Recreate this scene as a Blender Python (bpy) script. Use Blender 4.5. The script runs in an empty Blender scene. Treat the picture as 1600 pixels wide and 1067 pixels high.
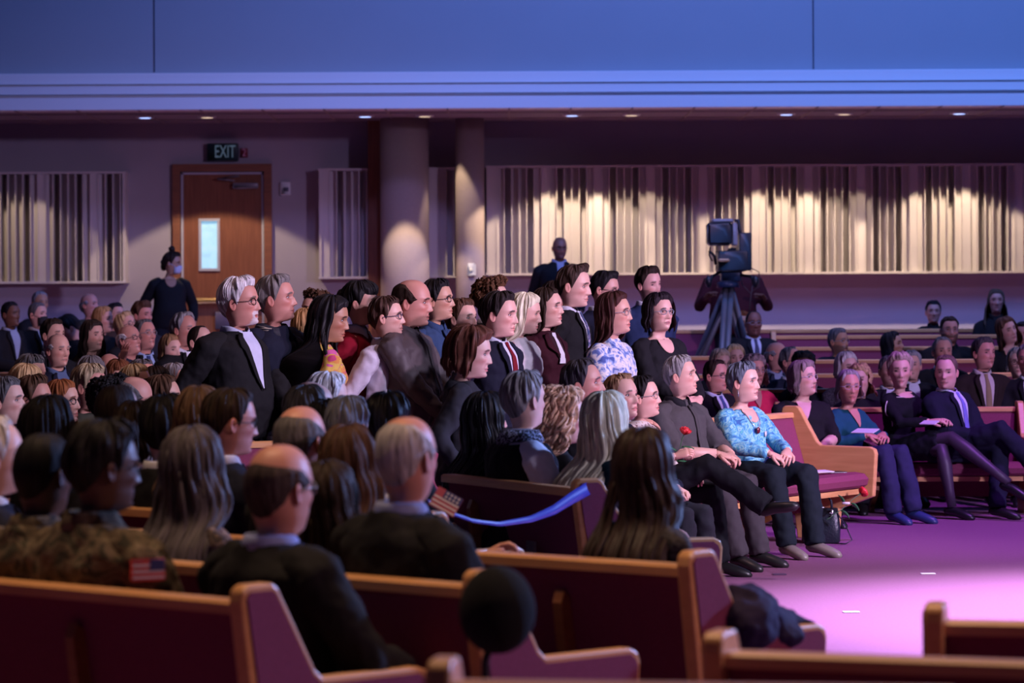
import bpy, math, random
import numpy as np
from mathutils import Vector, Matrix, Quaternion
from mathutils.bvhtree import BVHTree

scene = bpy.context.scene
COL = scene.collection
PI = math.pi
R = math.radians

# ------------------------------------------------------------------ camera
CAMZ, FPX, HZ, ROLL = 1.67, 5000.0, 462.0, 0.0050
cam_d = bpy.data.cameras.new('camera')
cam_d.sensor_width = 36.0
cam_d.lens = FPX / 1600 * 36.0
cam_d.shift_y = (HZ - 533.5) / 1600.0
cam_d.clip_end = 200
cam_d.dof.use_dof = True
cam_d.dof.focus_distance = 19.0
cam_d.dof.aperture_fstop = 4.0
cam = bpy.data.objects.new('camera', cam_d)
COL.objects.link(cam)
cam.matrix_world = Matrix.Translation((0, 0, CAMZ)) @ Matrix.Rotation(PI/2, 4, 'X') @ Matrix.Rotation(-ROLL, 4, 'Z')
scene.camera = cam

def unroll(px, py):
    return px - ROLL*(py-HZ), py + ROLL*(px-800)
def W(px, py, Y):
    px, py = unroll(px, py)
    return Vector(((px-800)*Y/FPX, Y, CAMZ-(py-HZ)*Y/FPX))
def WX(px, Y): return (px-800)*Y/FPX

# ------------------------------------------------------------------ light
scene.view_settings.view_transform = 'Standard'
scene.view_settings.look = 'None'
scene.view_settings.gamma = 1.0
scene.view_settings.exposure = 0.0
try: scene.view_settings.use_curve_mapping = False
except Exception: pass

wd = bpy.data.worlds.new('hall_air'); scene.world = wd; wd.use_nodes = True
wd.node_tree.nodes['Background'].inputs[0].default_value = (0.32, 0.22, 0.62, 1)
wd.node_tree.nodes['Background'].inputs[1].default_value = 0.038

def aim(o, loc, tgt):
    o.location = loc
    o.rotation_euler = (Vector(tgt)-Vector(loc)).to_track_quat('-Z', 'Y').to_euler()
def area(name, loc, tgt, power, col, sx, sy=None):
    d = bpy.data.lights.new(name, 'AREA'); d.energy = power; d.color = col
    d.shape = 'RECTANGLE'; d.size = sx; d.size_y = sy or sx
    o = bpy.data.objects.new(name, d); COL.objects.link(o); aim(o, loc, tgt); return o
def spot(name, loc, tgt, power, col, ang, blend=.3, rad=.1):
    d = bpy.data.lights.new(name, 'SPOT'); d.energy = power; d.color = col
    d.spot_size = R(ang); d.spot_blend = blend; d.shadow_soft_size = rad
    o = bpy.data.objects.new(name, d); COL.objects.link(o); aim(o, loc, tgt); return o

# stage lighting (from the right, above the platform), blue wash on the bulkhead, magenta wash on the floor
spot('stage_key_light', (12.5, 8.0, 8.0), (0.2, 18.3, 1.3), 6800, (0.78, 0.68, 1.0), 34, .75, .5)
spot('stage_key_light.003', (12.0, 13.5, 6.0), (0.0, 18.6, 1.3), 3600, (0.78, 0.68, 1.0), 34, .75, .5)
spot('stage_key_light.001', (12.5, 9.0, 5.5), (3.2, 24.0, 0.9), 9000, (0.66, 0.50, 1.0), 30, .8, .35)
spot('stage_key_light.002', (12.5, 10.0, 6.0), (-4.2, 25.0, 0.9), 5600, (0.92, 0.55, 0.85), 30, .8, .35)
spot('stage_blue_light', (11, 17, 5.0), (-1.2, 10.5, 0.8), 8500, (0.28, 0.42, 1.0), 55, .8, .3)
spot('floor_wash_light', (4.6, 16.0, 9.5), (4.0, 16.2, 0), 27000, (0.72, 0.60, 1.0), 42, .8, .4)
spot('front_floor_light', (6, 20.5, 9.5), (4.0, 22.5, 0), 4200, (0.50, 0.14, 1.0), 44, .9, .4)
area('bulkhead_blue_light', (7, 29.0, 8.6), (7, 35.4, 4.7), 1150, (0.11, 0.28, 1.0), 17, .4)
spot('wall_fill_light', (0, 26, 7.5), (0.5, 37.5, 2.2), 850, (0.40, 0.34, 1.0), 90, 1.0, .5)  # unseen bluish fill added for the back wall and its panels
spot('house_down_light', (-2.0, 10, 9), (-1.6, 9.5, 1), 1150, (1.0, 0.62, 0.38), 60, .8, .3)
spot('house_down_light.001', (-1.5, 19, 9), (-1.5, 19, 1), 500, (1.0, 0.55, 0.5), 70, .8, .3)
spot('house_down_light.002', (0.4, 9.6, 9), (0.6, 9.4, 1), 750, (1.0, 0.62, 0.38), 60, .8, .3)
spot('house_down_light.003', (4.5, 30, 8), (4.3, 30.5, 1), 260, (1.0, 0.45, 0.5), 70, .8, .3)
spot('panel_fill_light', (12, 6, 6.0), (0.2, 8.8, .7), 1900, (1.0, 0.55, 0.6), 34, .8, .3)  # unseen fill added to warm the pew end panels, clear of the dark backs
spot('aisle_orange_light', (4.9, 28.0, 6), (4.5, 28.2, 0), 260, (1.0, 0.25, 0.08), 24, .9, .2)
spot('house_down_light.004', (-4.2, 27, 8), (-4.2, 27.5, 1), 260, (1.0, 0.55, 0.5), 70, .8, .3)
# ------------------------------------------------------------------ materials
MATS = {}
def new_mat(name):
    m = bpy.data.materials.new(name); m.use_nodes = True
    nt = m.node_tree; b = nt.nodes['Principled BSDF']
    return m, nt, b
def mat(name, col, rough=.6, metal=0.0, noise=0.0, nscale=8, bump=0.0, bscale=60, sheen=0, emit=None, spec=.5, coord='Object'):
    if name in MATS: return MATS[name]
    m, nt, b = new_mat(name)
    b.inputs['Base Color'].default_value = (*col, 1)
    b.inputs['Roughness'].default_value = rough
    b.inputs['Metallic'].default_value = metal
    b.inputs['Specular IOR Level'].default_value = spec
    if sheen: b.inputs['Sheen Weight'].default_value = sheen
    if emit:
        b.inputs['Emission Color'].default_value = (*emit[:3], 1); b.inputs['Emission Strength'].default_value = emit[3]
    L = nt.links.new
    tc = nt.nodes.new('ShaderNodeTexCoord')
    if noise:
        n = nt.nodes.new('ShaderNodeTexNoise'); n.inputs['Scale'].default_value = nscale; n.inputs['Detail'].default_value = 4
        L(tc.outputs[coord], n.inputs['Vector'])
        mx = nt.nodes.new('ShaderNodeMix'); mx.data_type = 'RGBA'
        mx.inputs[6].default_value = (*[c*(1-noise) for c in col], 1); mx.inputs[7].default_value = (*[min(1, c*(1+noise)) for c in col], 1)
        L(n.outputs['Fac'], mx.inputs[0]); L(mx.outputs[2], b.inputs['Base Color'])
    if bump:
        n2 = nt.nodes.new('ShaderNodeTexNoise'); n2.inputs['Scale'].default_value = bscale; n2.inputs['Detail'].default_value = 3
        L(tc.outputs[coord], n2.inputs['Vector'])
        bp = nt.nodes.new('ShaderNodeBump'); bp.inputs['Strength'].default_value = bump; bp.inputs['Distance'].default_value = .01
        L(n2.outputs['Fac'], bp.inputs['Height']); L(bp.outputs[0], b.inputs['Normal'])
    MATS[name] = m; return m
def ramp_mat(name, stops, scale=10, detail=3, rough=.7, voronoi=False, stretch=(1,1,1), interp='CONSTANT', distort=0, bump=0.15):
    """cloth print: noise cut into flat colours"""
    if name in MATS: return MATS[name]
    m, nt, b = new_mat(name); L = nt.links.new
    tc = nt.nodes.new('ShaderNodeTexCoord'); mp = nt.nodes.new('ShaderNodeMapping'); mp.inputs['Scale'].default_value = stretch
    L(tc.outputs['Object'], mp.inputs['Vector'])
    if voronoi:
        n = nt.nodes.new('ShaderNodeTexVoronoi'); n.inputs['Scale'].default_value = scale; out = n.outputs['Distance']
    else:
        n = nt.nodes.new('ShaderNodeTexNoise'); n.inputs['Scale'].default_value = scale; n.inputs['Detail'].default_value = detail
        n.inputs['Distortion'].default_value = distort; out = n.outputs['Fac']
    L(mp.outputs[0], n.inputs['Vector'])
    r = nt.nodes.new('ShaderNodeValToRGB'); r.color_ramp.interpolation = interp
    e = r.color_ramp.elements
    while len(e) < len(stops): e.new(.5)
    for el, (p, c) in zip(e, stops): el.position = p; el.color = (*c, 1)
    L(out, r.inputs[0]); L(r.outputs[0], b.inputs['Base Color']); b.inputs['Roughness'].default_value = rough
    if bump:
        n2 = nt.nodes.new('ShaderNodeTexNoise'); n2.inputs['Scale'].default_value = 14
        L(tc.outputs['Object'], n2.inputs['Vector'])
        bp = nt.nodes.new('ShaderNodeBump'); bp.inputs['Strength'].default_value = bump; bp.inputs['Distance'].default_value = .03
        L(n2.outputs['Fac'], bp.inputs['Height']); L(bp.outputs[0], b.inputs['Normal'])
    MATS[name] = m; return m
def cloth(name, col, rough=.85, spec=.16):
    return mat(name, col, rough, noise=.12, nscale=30, bump=.5, bscale=9, spec=spec)
def wood_mat(name, c1, c2, axis=(1, 12, 12), rough=.38):
    if name in MATS: return MATS[name]
    m, nt, b = new_mat(name); L = nt.links.new
    tc = nt.nodes.new('ShaderNodeTexCoord'); mp = nt.nodes.new('ShaderNodeMapping'); mp.inputs['Scale'].default_value = axis
    n = nt.nodes.new('ShaderNodeTexNoise'); n.inputs['Scale'].default_value = 3; n.inputs['Detail'].default_value = 6; n.inputs['Distortion'].default_value = .6
    r = nt.nodes.new('ShaderNodeValToRGB'); r.color_ramp.elements[0].position = .3; r.color_ramp.elements[1].position = .7
    r.color_ramp.elements[0].color = (*c1, 1); r.color_ramp.elements[1].color = (*c2, 1)
    L(tc.outputs['Object'], mp.inputs['Vector']); L(mp.outputs[0], n.inputs['Vector']); L(n.outputs['Fac'], r.inputs[0]); L(r.outputs[0], b.inputs['Base Color'])
    b.inputs['Roughness'].default_value = rough
    MATS[name] = m; return m
def hair_mat(name, col, rough=.45, curly=False):
    if name in MATS: return MATS[name]
    m, nt, b = new_mat(name); L = nt.links.new
    uv = nt.nodes.new('ShaderNodeUVMap'); uv.uv_map = 'UVMap'
    mp = nt.nodes.new('ShaderNodeMapping'); mp.inputs['Scale'].default_value = (46, 2.2, 1) if not curly else (20, 10, 1)
    n = nt.nodes.new('ShaderNodeTexNoise'); n.inputs['Scale'].default_value = 1.0; n.inputs['Detail'].default_value = 4
    L(uv.outputs[0], mp.inputs['Vector']); L(mp.outputs[0], n.inputs['Vector'])
    r = nt.nodes.new('ShaderNodeValToRGB'); r.color_ramp.elements[0].position = .32; r.color_ramp.elements[1].position = .68
    r.color_ramp.elements[0].color = (*[c*.45 for c in col], 1); r.color_ramp.elements[1].color = (*[min(1, c*1.35) for c in col], 1)
    L(n.outputs['Fac'], r.inputs[0]); L(r.outputs[0], b.inputs['Base Color'])
    bp = nt.nodes.new('ShaderNodeBump'); bp.inputs['Strength'].default_value = .8; bp.inputs['Distance'].default_value = .006
    L(n.outputs['Fac'], bp.inputs['Height']); L(bp.outputs[0], b.inputs['Normal'])
    b.inputs['Roughness'].default_value = rough+.15; b.inputs['Specular IOR Level'].default_value = .15
    MATS[name] = m; return m
def skin_mat():
    if 'skin' in MATS: return MATS['skin']
    m, nt, b = new_mat('skin'); L = nt.links.new
    a = nt.nodes.new('ShaderNodeAttribute'); a.attribute_name = 'Col'
    tc = nt.nodes.new('ShaderNodeTexCoord')
    n = nt.nodes.new('ShaderNodeTexNoise'); n.inputs['Scale'].default_value = 25; n.inputs['Detail'].default_value = 4
    L(tc.outputs['Object'], n.inputs['Vector'])
    mx = nt.nodes.new('ShaderNodeMix'); mx.data_type = 'RGBA'; mx.blend_type = 'MULTIPLY'; mx.inputs[0].default_value = .35
    L(a.outputs['Color'], mx.inputs[6]); L(n.outputs['Color'], mx.inputs[7])
    n3 = nt.nodes.new('ShaderNodeTexNoise'); n3.inputs['Scale'].default_value = 14; L(tc.outputs['Object'], n3.inputs['Vector'])
    r = nt.nodes.new('ShaderNodeValToRGB'); r.color_ramp.elements[0].color = (.86, .78, .76, 1); r.color_ramp.elements[1].color = (1, 1, 1, 1)
    L(n3.outputs['Fac'], r.inputs[0])
    mx.inputs[7].default_value = (1, 1, 1, 1); nt.links.remove(mx.inputs[7].links[0]); L(r.outputs[0], mx.inputs[7]); mx.inputs[0].default_value = 1
    L(mx.outputs[2], b.inputs['Base Color'])
    b.inputs['Roughness'].default_value = .48; b.inputs['Specular IOR Level'].default_value = .45
    bp = nt.nodes.new('ShaderNodeBump'); bp.inputs['Strength'].default_value = .25; bp.inputs['Distance'].default_value = .004
    L(n.outputs['Fac'], bp.inputs['Height']); L(bp.outputs[0], b.inputs['Normal'])
    MATS['skin'] = m; return m

# ------------------------------------------------------------------ mesh accumulator
class MB:
    def __init__(s): s.v = []; s.f = []; s.n = 0; s.uv = None; s.c = []
    def add(s, V, F, col=None):
        V = np.asarray(V, float).reshape(-1, 3)
        s.v.append(V); s.f += [tuple(i+s.n for i in f) for f in F]
        s.c.append(np.tile(np.array(col if col is not None else (1, 1, 1)), (len(V), 1)) if (col is None or np.ndim(col) == 1) else np.asarray(col))
        s.n += len(V); return s
    def verts(s): return np.vstack(s.v) if s.v else np.zeros((0, 3))
    def xf(s, M):
        M = np.array(M); s.v = [v @ M[:3, :3].T + M[:3, 3] for v in s.v]; return s
    def box(s, c, d, M=None, bev=0.0, col=None):
        cx, cy, cz = c; x, y, z = d[0]/2, d[1]/2, d[2]/2
        if bev <= 0:
            V = [(sx*x, sy*y, sz*z) for sx in (-1, 1) for sy in (-1, 1) for sz in (-1, 1)]
            F = [(0, 1, 3, 2), (4, 6, 7, 5), (0, 4, 5, 1), (2, 3, 7, 6), (0, 2, 6, 4), (1, 5, 7, 3)]
        else:
            b = min(bev, x*.99, y*.99, z*.99); V = []; F = []
            idx = {}
            for sx in (-1, 1):
                for sy in (-1, 1):
                    for sz in (-1, 1):
                        for k, (bx, by, bz) in enumerate(((0, b, b), (b, 0, b), (b, b, 0))):
                            idx[(sx, sy, sz, k)] = len(V); V.append((sx*(x-bx), sy*(y-by), sz*(z-bz)))
            for k in range(3):
                o = [i for i in range(3) if i != k]
                for sk in (-1, 1):
                    q = []
                    for (a_, b_) in ((-1, -1), (1, -1), (1, 1), (-1, 1)):
                        t = [0, 0, 0]; t[k] = sk; t[o[0]] = a_; t[o[1]] = b_; q.append(idx[(*t, k)])
                    if (sk < 0) != (k == 1): q = q[::-1]
                    F.append(tuple(q))
            for k in range(3):
                o = [i for i in range(3) if i != k]
                for a_ in (-1, 1):
                    for b_ in (-1, 1):
                        q = []
                        for sk, kk in ((-1, o[0]), (1, o[0]), (1, o[1]), (-1, o[1])):
                            t = [0, 0, 0]; t[k] = sk; t[o[0]] = a_; t[o[1]] = b_; q.append(idx[(*t, kk)])
                        F.append(tuple(q))
            for sx in (-1, 1):
                for sy in (-1, 1):
                    for sz in (-1, 1): F.append(tuple(idx[(sx, sy, sz, k)] for k in range(3)))
        V = np.array(V, float)
        if M is not None: M = np.array(M); V = V @ M[:3, :3].T
        return s.add(V + np.array(c), F, col)
    def tube(s, P, rad, n=8, col=None, flat=1.0, up=None, cap=True):
        """smooth tube through points P with radii; flat squashes along the local up"""
        P = np.array(P, float); m = len(P)
        rad = np.broadcast_to(np.array(rad, float), (m,)) if np.ndim(rad) < 2 else np.array(rad)
        T = np.zeros_like(P); T[1:-1] = P[2:]-P[:-2]; T[0] = P[1]-P[0]; T[-1] = P[-1]-P[-2]
        T /= np.linalg.norm(T, axis=1)[:, None]+1e-12
        u = np.array(up if up is not None else ((0, 0, 1) if abs(T[0][2]) < .9 else (0, 1, 0)), float)
        V = []
        a = np.arange(n)*2*PI/n
        for i in range(m):
            u = u - T[i]*np.dot(u, T[i]); u /= np.linalg.norm(u)+1e-12
            w = np.cross(T[i], u)
            V.append(P[i] + rad[i]*(np.outer(np.cos(a), w) + flat*np.outer(np.sin(a), u)))
        return s.loft(np.array(V), cap, col)
    def loft(s, Rg, cap=True, col=None):
        m, n = len(Rg), len(Rg[0])
        V = np.array(Rg).reshape(-1, 3)
        F = [(i*n+j, i*n+(j+1) % n, (i+1)*n+(j+1) % n, (i+1)*n+j) for i in range(m-1) for j in range(n)]
        if cap: F += [tuple(range(n))[::-1], tuple((m-1)*n+j for j in range(n))]
        return s.add(V, F, col)
    def grid(s, G, col=None):
        G = np.array(G, float); m, n = G.shape[:2]
        F = [(i*n+j, i*n+j+1, (i+1)*n+j+1, (i+1)*n+j) for i in range(m-1) for j in range(n-1)]
        return s.add(G.reshape(-1, 3), F, col)
    def ball(s, c, r, nu=14, nv=9, M=None, col=None):
        r = np.array(r if np.ndim(r) else (r, r, r), float)
        th = np.linspace(0.12, PI-0.12, nv); ph = np.arange(nu)*2*PI/nu
        V = np.stack([np.outer(np.sin(th), np.cos(ph)), np.outer(np.sin(th), np.sin(ph)), np.outer(np.cos(th), np.ones(nu))], -1)*r
        if M is not None: V = V @ np.array(M)[:3, :3].T
        return s.loft(V+np.array(c), True, col)
    def lathe(s, prof, c=(0, 0, 0), n=20, col=None):
        a = np.arange(n)*2*PI/n
        return s.loft([[(c[0]+r*math.cos(t), c[1]+r*math.sin(t), c[2]+z) for t in a] for r, z in prof], True, col)
    def prism(s, poly, x0, x1, col=None):
        """polygon in (y,z) extruded in x"""
        n = len(poly)
        V = [(x0, y, z) for y, z in poly]+[(x1, y, z) for y, z in poly]
        F = [tuple(range(n))[::-1], tuple(range(n, 2*n))]+[(i, (i+1) % n, n+(i+1) % n, n+i) for i in range(n)]
        return s.add(V, F, col)
    def build(s, name, m, parent=None, smooth=True, label=None, colattr=False, vox=None, solid=None, auto=None, fix=False):
        me = bpy.data.meshes.new(name)
        V = s.verts()
        me.from_pydata(V.tolist(), [], s.f)
        if fix or not smooth or True:
            pass
        me.materials.append(m)
        if smooth: me.polygons.foreach_set('use_smooth', [True]*len(me.polygons))
        if colattr:
            ca = me.color_attributes.new('Col', 'FLOAT_COLOR', 'POINT')
            C = np.vstack(s.c); ca.data.foreach_set('color', np.hstack([C, np.ones((len(C), 1))]).ravel())
        if s.uv is not None:
            ul = me.uv_layers.new(name='UVMap'); vi = np.zeros(len(me.loops), int); me.loops.foreach_get('vertex_index', vi)
            ul.data.foreach_set('uv', s.uv[vi].ravel())
        me.update()
        o = bpy.data.objects.new(name, me); COL.objects.link(o)
        if parent is not None: o.parent = parent
        if label: o['label'] = label
        if auto:
            md = o.modifiers.new('bevel', 'BEVEL'); md.width = auto; md.segments = 2; md.limit_method = 'ANGLE'
        if vox:
            md = o.modifiers.new('remesh', 'REMESH'); md.mode = 'VOXEL'; md.voxel_size = vox; md.use_smooth_shade = True
            md2 = o.modifiers.new('smooth', 'SMOOTH'); md2.factor = .5; md2.iterations = 5
            if vox < .019:
                if 'folds' not in bpy.data.textures:
                    tx = bpy.data.textures.new('folds', 'CLOUDS'); tx.noise_scale = .075; tx.noise_depth = 2
                md3 = o.modifiers.new('folds', 'DISPLACE'); md3.texture = bpy.data.textures['folds']; md3.strength = .028; md3.mid_level = .55; md3.texture_coords = 'GLOBAL'
        if solid:
            md = o.modifiers.new('solid', 'SOLIDIFY'); md.thickness = solid; md.offset = -1
        return o

def tag(o, label, cat, group=None, kind=None):
    if label: o['label'] = label
    if cat: o['category'] = cat
    if group: o['group'] = group
    if kind: o['kind'] = kind
    return o
def empty(name, loc=(0, 0, 0), rz=0.0, label=None, cat=None, group=None):
    o = bpy.data.objects.new(name, None); COL.objects.link(o); o.location = loc; o.rotation_euler = (0, 0, rz)
    o.empty_display_size = .1
    return tag(o, label, cat, group)
def struct(o): o['kind'] = 'structure'; return o
OX, OY = 5.5, 16.0
def floor_z(X, Y): return .045*max(0.0, math.hypot(X-OX, Y-OY)-9.5)
def lerp(a, b, t): return a+(b-a)*t
def sstep(a, b, x):
    t = np.clip((x-a)/(b-a), 0, 1); return t*t*(3-2*t)
# ------------------------------------------------------------------ people
WHITE=(.68,.67,.68); GRAY=(.27,.26,.27); SALT=(.12,.115,.12); BLACK=(.012,.011,.013); DKB=(.03,.018,.013); BRN=(.085,.042,.023)
AUB=(.14,.05,.022); RED=(.28,.09,.03); BLD=(.5,.34,.17); PLAT=(.8,.72,.52); ASH=(.2,.15,.1); HONEY=(.42,.24,.1); BLUEG=(.24,.3,.38)
SK_L=(.66,.39,.3); SK_P=(.74,.47,.38); SK_R=(.62,.31,.24); SK_T=(.46,.25,.15); SK_B=(.16,.075,.042); SK_D=(.085,.04,.026)

# head rings in head space (x right, y face, z up, centre between the ears): z, side half-width, front-half width, front, back
HT = np.array([
 ( .030,.0765,.0765,.0955,.101),( .012,.0760,.0760,.0925,.102),(-.010,.0748,.0740,.0905,.100),(-.030,.0730,.0700,.0885,.094),
 (-.050,.0690,.0640,.0875,.084),(-.070,.0645,.0570,.0860,.074),(-.085,.0595,.0490,.0850,.068),(-.098,.0550,.0405,.0840,.064),
 (-.110,.0520,.0320,.0795,.062),(-.117,.0505,.0270,.0680,.061)])
def head_tab(z):
    zz = HT[::-1, 0]
    return [np.interp(z, zz, HT[::-1, k]) for k in (1, 2, 3, 4)]
def scalp(u, a, extra=0.0, cut=True):
    """hair-bearing surface; u 0 crown .. 1 ear level .. >1 below; a 0 front"""
    c, s = np.cos(a), np.sin(a)
    if u < 1:
        z = .117*math.cos(u*PI/2); k = max(0.0, 1-(z/.117)**2.4)**(1/2.4)
        w, f, b = .0765*k, .0955*k, .102*k; wf = w
    else:
        z = -(u-1)*.1838
        w, wf, f, b = head_tab(z)
    cc = np.maximum(c, 0)
    x = (w*(1-cc)+wf*cc)*s; y = np.where(c > 0, f, b)*c
    P = np.stack([x, y, np.full_like(x, z)], -1)
    N = np.stack([s, c*.9, np.full_like(x, 1.1*math.cos(min(u, 1.15)*PI/2))], -1); N /= np.linalg.norm(N, axis=1)[:, None]
    return P, N, z

def head_loft(p, hi=True):
    """rings crown -> chin -> neck -> hidden trunk, torso space; returns V(rings,n,3), colours, weights"""
    n = 56 if hi else 32
    t = np.arange(n)/n*2*PI
    a = t - .38*np.sin(2*t)*.5 - .30*np.sin(t)      # denser around the face
    a = np.where(a < 0, a+2*PI, a)
    c, s = np.cos(a), np.sin(a)
    skin = np.array(p['skin']); C0 = np.array((0, .032, .645))
    Rg = []; Wt = []; Cl = []; HP = []
    us = np.linspace(.04, 1, 11 if hi else 8)
    zs = list(.117*np.cos(us*PI/2)); 
    zl = np.arange(-.004, -.1171, -.0042 if hi else -.0085)
    fem = p['fem']; fat = p.get('fat', 0.0); jw = 1+.10*fat-(.07 if fem else 0)
    allz = [(u, z) for u, z in zip(us, zs)]
    # densify brow area
    for u in list(us[:-3]): pass
    zsel = zs[:-4] + list(np.arange(zs[-4], -.001, -.005 if hi else -.012)) + list(zl)
    for z in zsel:
        if z > .03:
            k = max(0, 1-(z/.117)**2.4)**(1/2.4); w = wf = .0765*k; f = .0955*k; b = .102*k
            k3 = max(0, 1-(.03/.117)**2.4)**(1/2.4); w /= k3**.5; wf = w; 
        else: w, wf, f, b = head_tab(z)
        low = sstep(-.01, -.09, z)
        w = w*(1+(jw-1)*low)+.004*fat*low; wf = wf*(1+(jw-1)*low)
        cc = np.maximum(c, 0)
        x = (w*(1-cc)+wf*cc)*s; y = np.where(c > 0, f, b)*c
        ax = np.abs(x); fr = sstep(.0, .35, c)
        g = lambda cx, cz, sx, sz, h, q=ax: h*np.exp(-((q-cx)/sx)**2-((z-cz)/sz)**2)
        nose_h = p['nose']*(.025*np.clip((.012-z)/.052, 0, 1)**.9 if z > -.040 else .025*max(0, 1-(-.040-z)/.0085))
        nw = .0065+.0075*np.clip((.01-z)/.05, 0, 1)
        d = nose_h*np.exp(-(ax/nw)**2)
        d += g(.0, .006, .010, .008, -.003)
        d += g(.031, .001, .017, .012, -.0135) + g(.028, .023, .024, .007, .0045 if not fem else .0020) + g(.031, -.016, .014, .006, .0025+.001*p.get('age', 0))
        d += g(.046, -.026, .016, .014, .0065+.003*fat) + g(.052, -.048, .012, .014, -.004+.004*fat) + g(.045, -.062, .018, .02, -.003+.008*fat)
        d += g(0, -.0672, .021, .0045, .0060) + g(0, -.0790, .018, .005, .0065) + g(0, -.0728, .024, .0020, -.0045)
        d += g(0, -.088, .02, .006, -.003) + g(0, -.104, .016, .011, .006) + g(.011, -.042, .005, .005, .006)
        d += g(.029, -.056, .005, .016, -.0026*(1+p.get('age', 0)))
        y = y+fr*d
        P = np.stack([x, y, np.full(n, z)], -1)
        col = np.tile(skin, (n, 1))
        def paint(mask, cc_, amt):
            mk = (mask*fr*amt)[:, None]; return col*(1-mk)+np.array(cc_)*mk
        rosy = np.exp(-((ax-.045)/.02)**2-((z+.03)/.022)**2); col = paint(rosy, skin*np.array((1.05, .72, .7)), .6)
        nt_ = np.exp(-(ax/.012)**2-((z+.04)/.010)**2); col = paint(nt_, skin*np.array((1.02, .75, .7)), .5)
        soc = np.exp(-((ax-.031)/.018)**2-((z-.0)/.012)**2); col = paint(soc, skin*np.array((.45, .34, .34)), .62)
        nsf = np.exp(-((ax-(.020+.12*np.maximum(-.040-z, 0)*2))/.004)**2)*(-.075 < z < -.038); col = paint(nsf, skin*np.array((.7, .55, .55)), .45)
        brow = ((ax > .013) & (ax < .049) & (abs(z-(.021+.004*np.sin(np.clip(ax/.05, 0, 1)*PI)-.003)) < .0052)).astype(float)
        bc = np.array(p['brow']); col = paint(brow, bc, .88)
        lip = ((ax < .024*(1-abs(z+.073)/.018)) & (abs(z+.073) < .0105)).astype(float)
        col = paint(lip, p.get('lip', skin*np.array((.85, .48, .48))), .85)
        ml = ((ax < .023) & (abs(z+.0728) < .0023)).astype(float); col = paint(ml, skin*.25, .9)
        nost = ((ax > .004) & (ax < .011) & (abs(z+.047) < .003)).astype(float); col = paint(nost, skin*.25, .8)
        bd = p.get('beard')
        if bd:
            full = bd.get('full', 0)
            m_ = (((ax < .030) & (z < -.050) & ~((ax < .020) & (abs(z+.073) < .008))).astype(float) if not full else
                  ((z < -.048+.35*(ax-.02)*(ax > .02)) & ~((ax < .020) & (abs(z+.073) < .008)) & (z > -.13)).astype(float))
            col = (lambda mk: col*(1-mk)+np.array(bd['col'])*mk)((m_*sstep(-.25, 0.1, c)*bd.get('amt', .85))[:, None])
            y2 = (m_*fr*.004*(1+full)); P[:, 1] += y2
        Rg.append(P+C0); Wt.append(1.0); Cl.append(col); HP.append(z)
    zc = C0[2]
    # under-chin and neck, torso space
    nk = .0515 + .012*fat - (.007 if fem else 0)
    for (z, f_, w_, b_, y0, wt) in ((zc-.121, .052, .052, .064, .030, .96), (zc-.123, .032, nk, .058, .022, .88), (zc-.131, .022, nk, .055, .015, .72),
                                    (zc-.148, .025, nk, .057, .010, .40), (.482, .033, nk+.004, .068, .004, .12), (.466, .045, nk+.03, .075, -.002, 0),
                                    (.445, .06, .12, .085, -.004, 0), (.40, .08, .14, .09, 0, 0), (.30, .09, .135, .09, 0, 0), (.15, .085, .125, .085, 0, 0), (-.02, .08, .13, .09, 0, 0)):
        cc = np.maximum(c, 0)
        if wt > .8: w2 = w_*(1-cc)+.036*cc
        else: w2 = w_*np.ones(n)
        f_ = f_+.004*fat
        P = np.stack([w2*s, np.where(c > 0, f_, b_)*c+y0, np.full(n, z)], -1)
        Rg.append(P); Wt.append(wt)
        cl = np.tile(skin*.95, (n, 1)); Cl.append(cl)
    return np.array(Rg), np.array(Cl), np.array(Wt), C0

def ear(mb, side, col, M0):
    th = np.linspace(.15, PI-.15, 8); ph = np.arange(12)*2*PI/12
    V = np.stack([np.outer(np.cos(th), np.ones(12)), np.outer(np.sin(th), np.cos(ph)), np.outer(np.sin(th), np.sin(ph))], -1)
    r = np.hypot(V[..., 1], V[..., 2]); X = V[..., 0]*.008; X = np.where(X > 0, X*(.2+1.3*r**2), X)
    Y = V[..., 1]*.017*(1+.15*V[..., 2]); Z = V[..., 2]*.031*np.where(V[..., 2] < 0, .95, 1.0)
    P = np.stack([X, Y+.25*Z*-.3, Z], -1)
    a = R(22)*side
    x = P[..., 0]*side; y = P[..., 1]
    P2 = np.stack([x*math.cos(a)+y*math.sin(a)*0.9, -x*math.sin(a)*side*side+y*math.cos(a), P[..., 2]], -1)
    P2[..., 0] = x + side*(-y)*.35
    P2 += np.array((side*.0785, -.010, -.012))
    C = np.array(col)*np.array((1.0, .82, .8))
    mb.loft(xfp(P2.reshape(-1, 3), M0).reshape(8, 12, 3), True, C)
def xfp(V, M):
    M = np.array(M); V = np.asarray(V, float); return V @ M[:3, :3].T+M[:3, 3]

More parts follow.
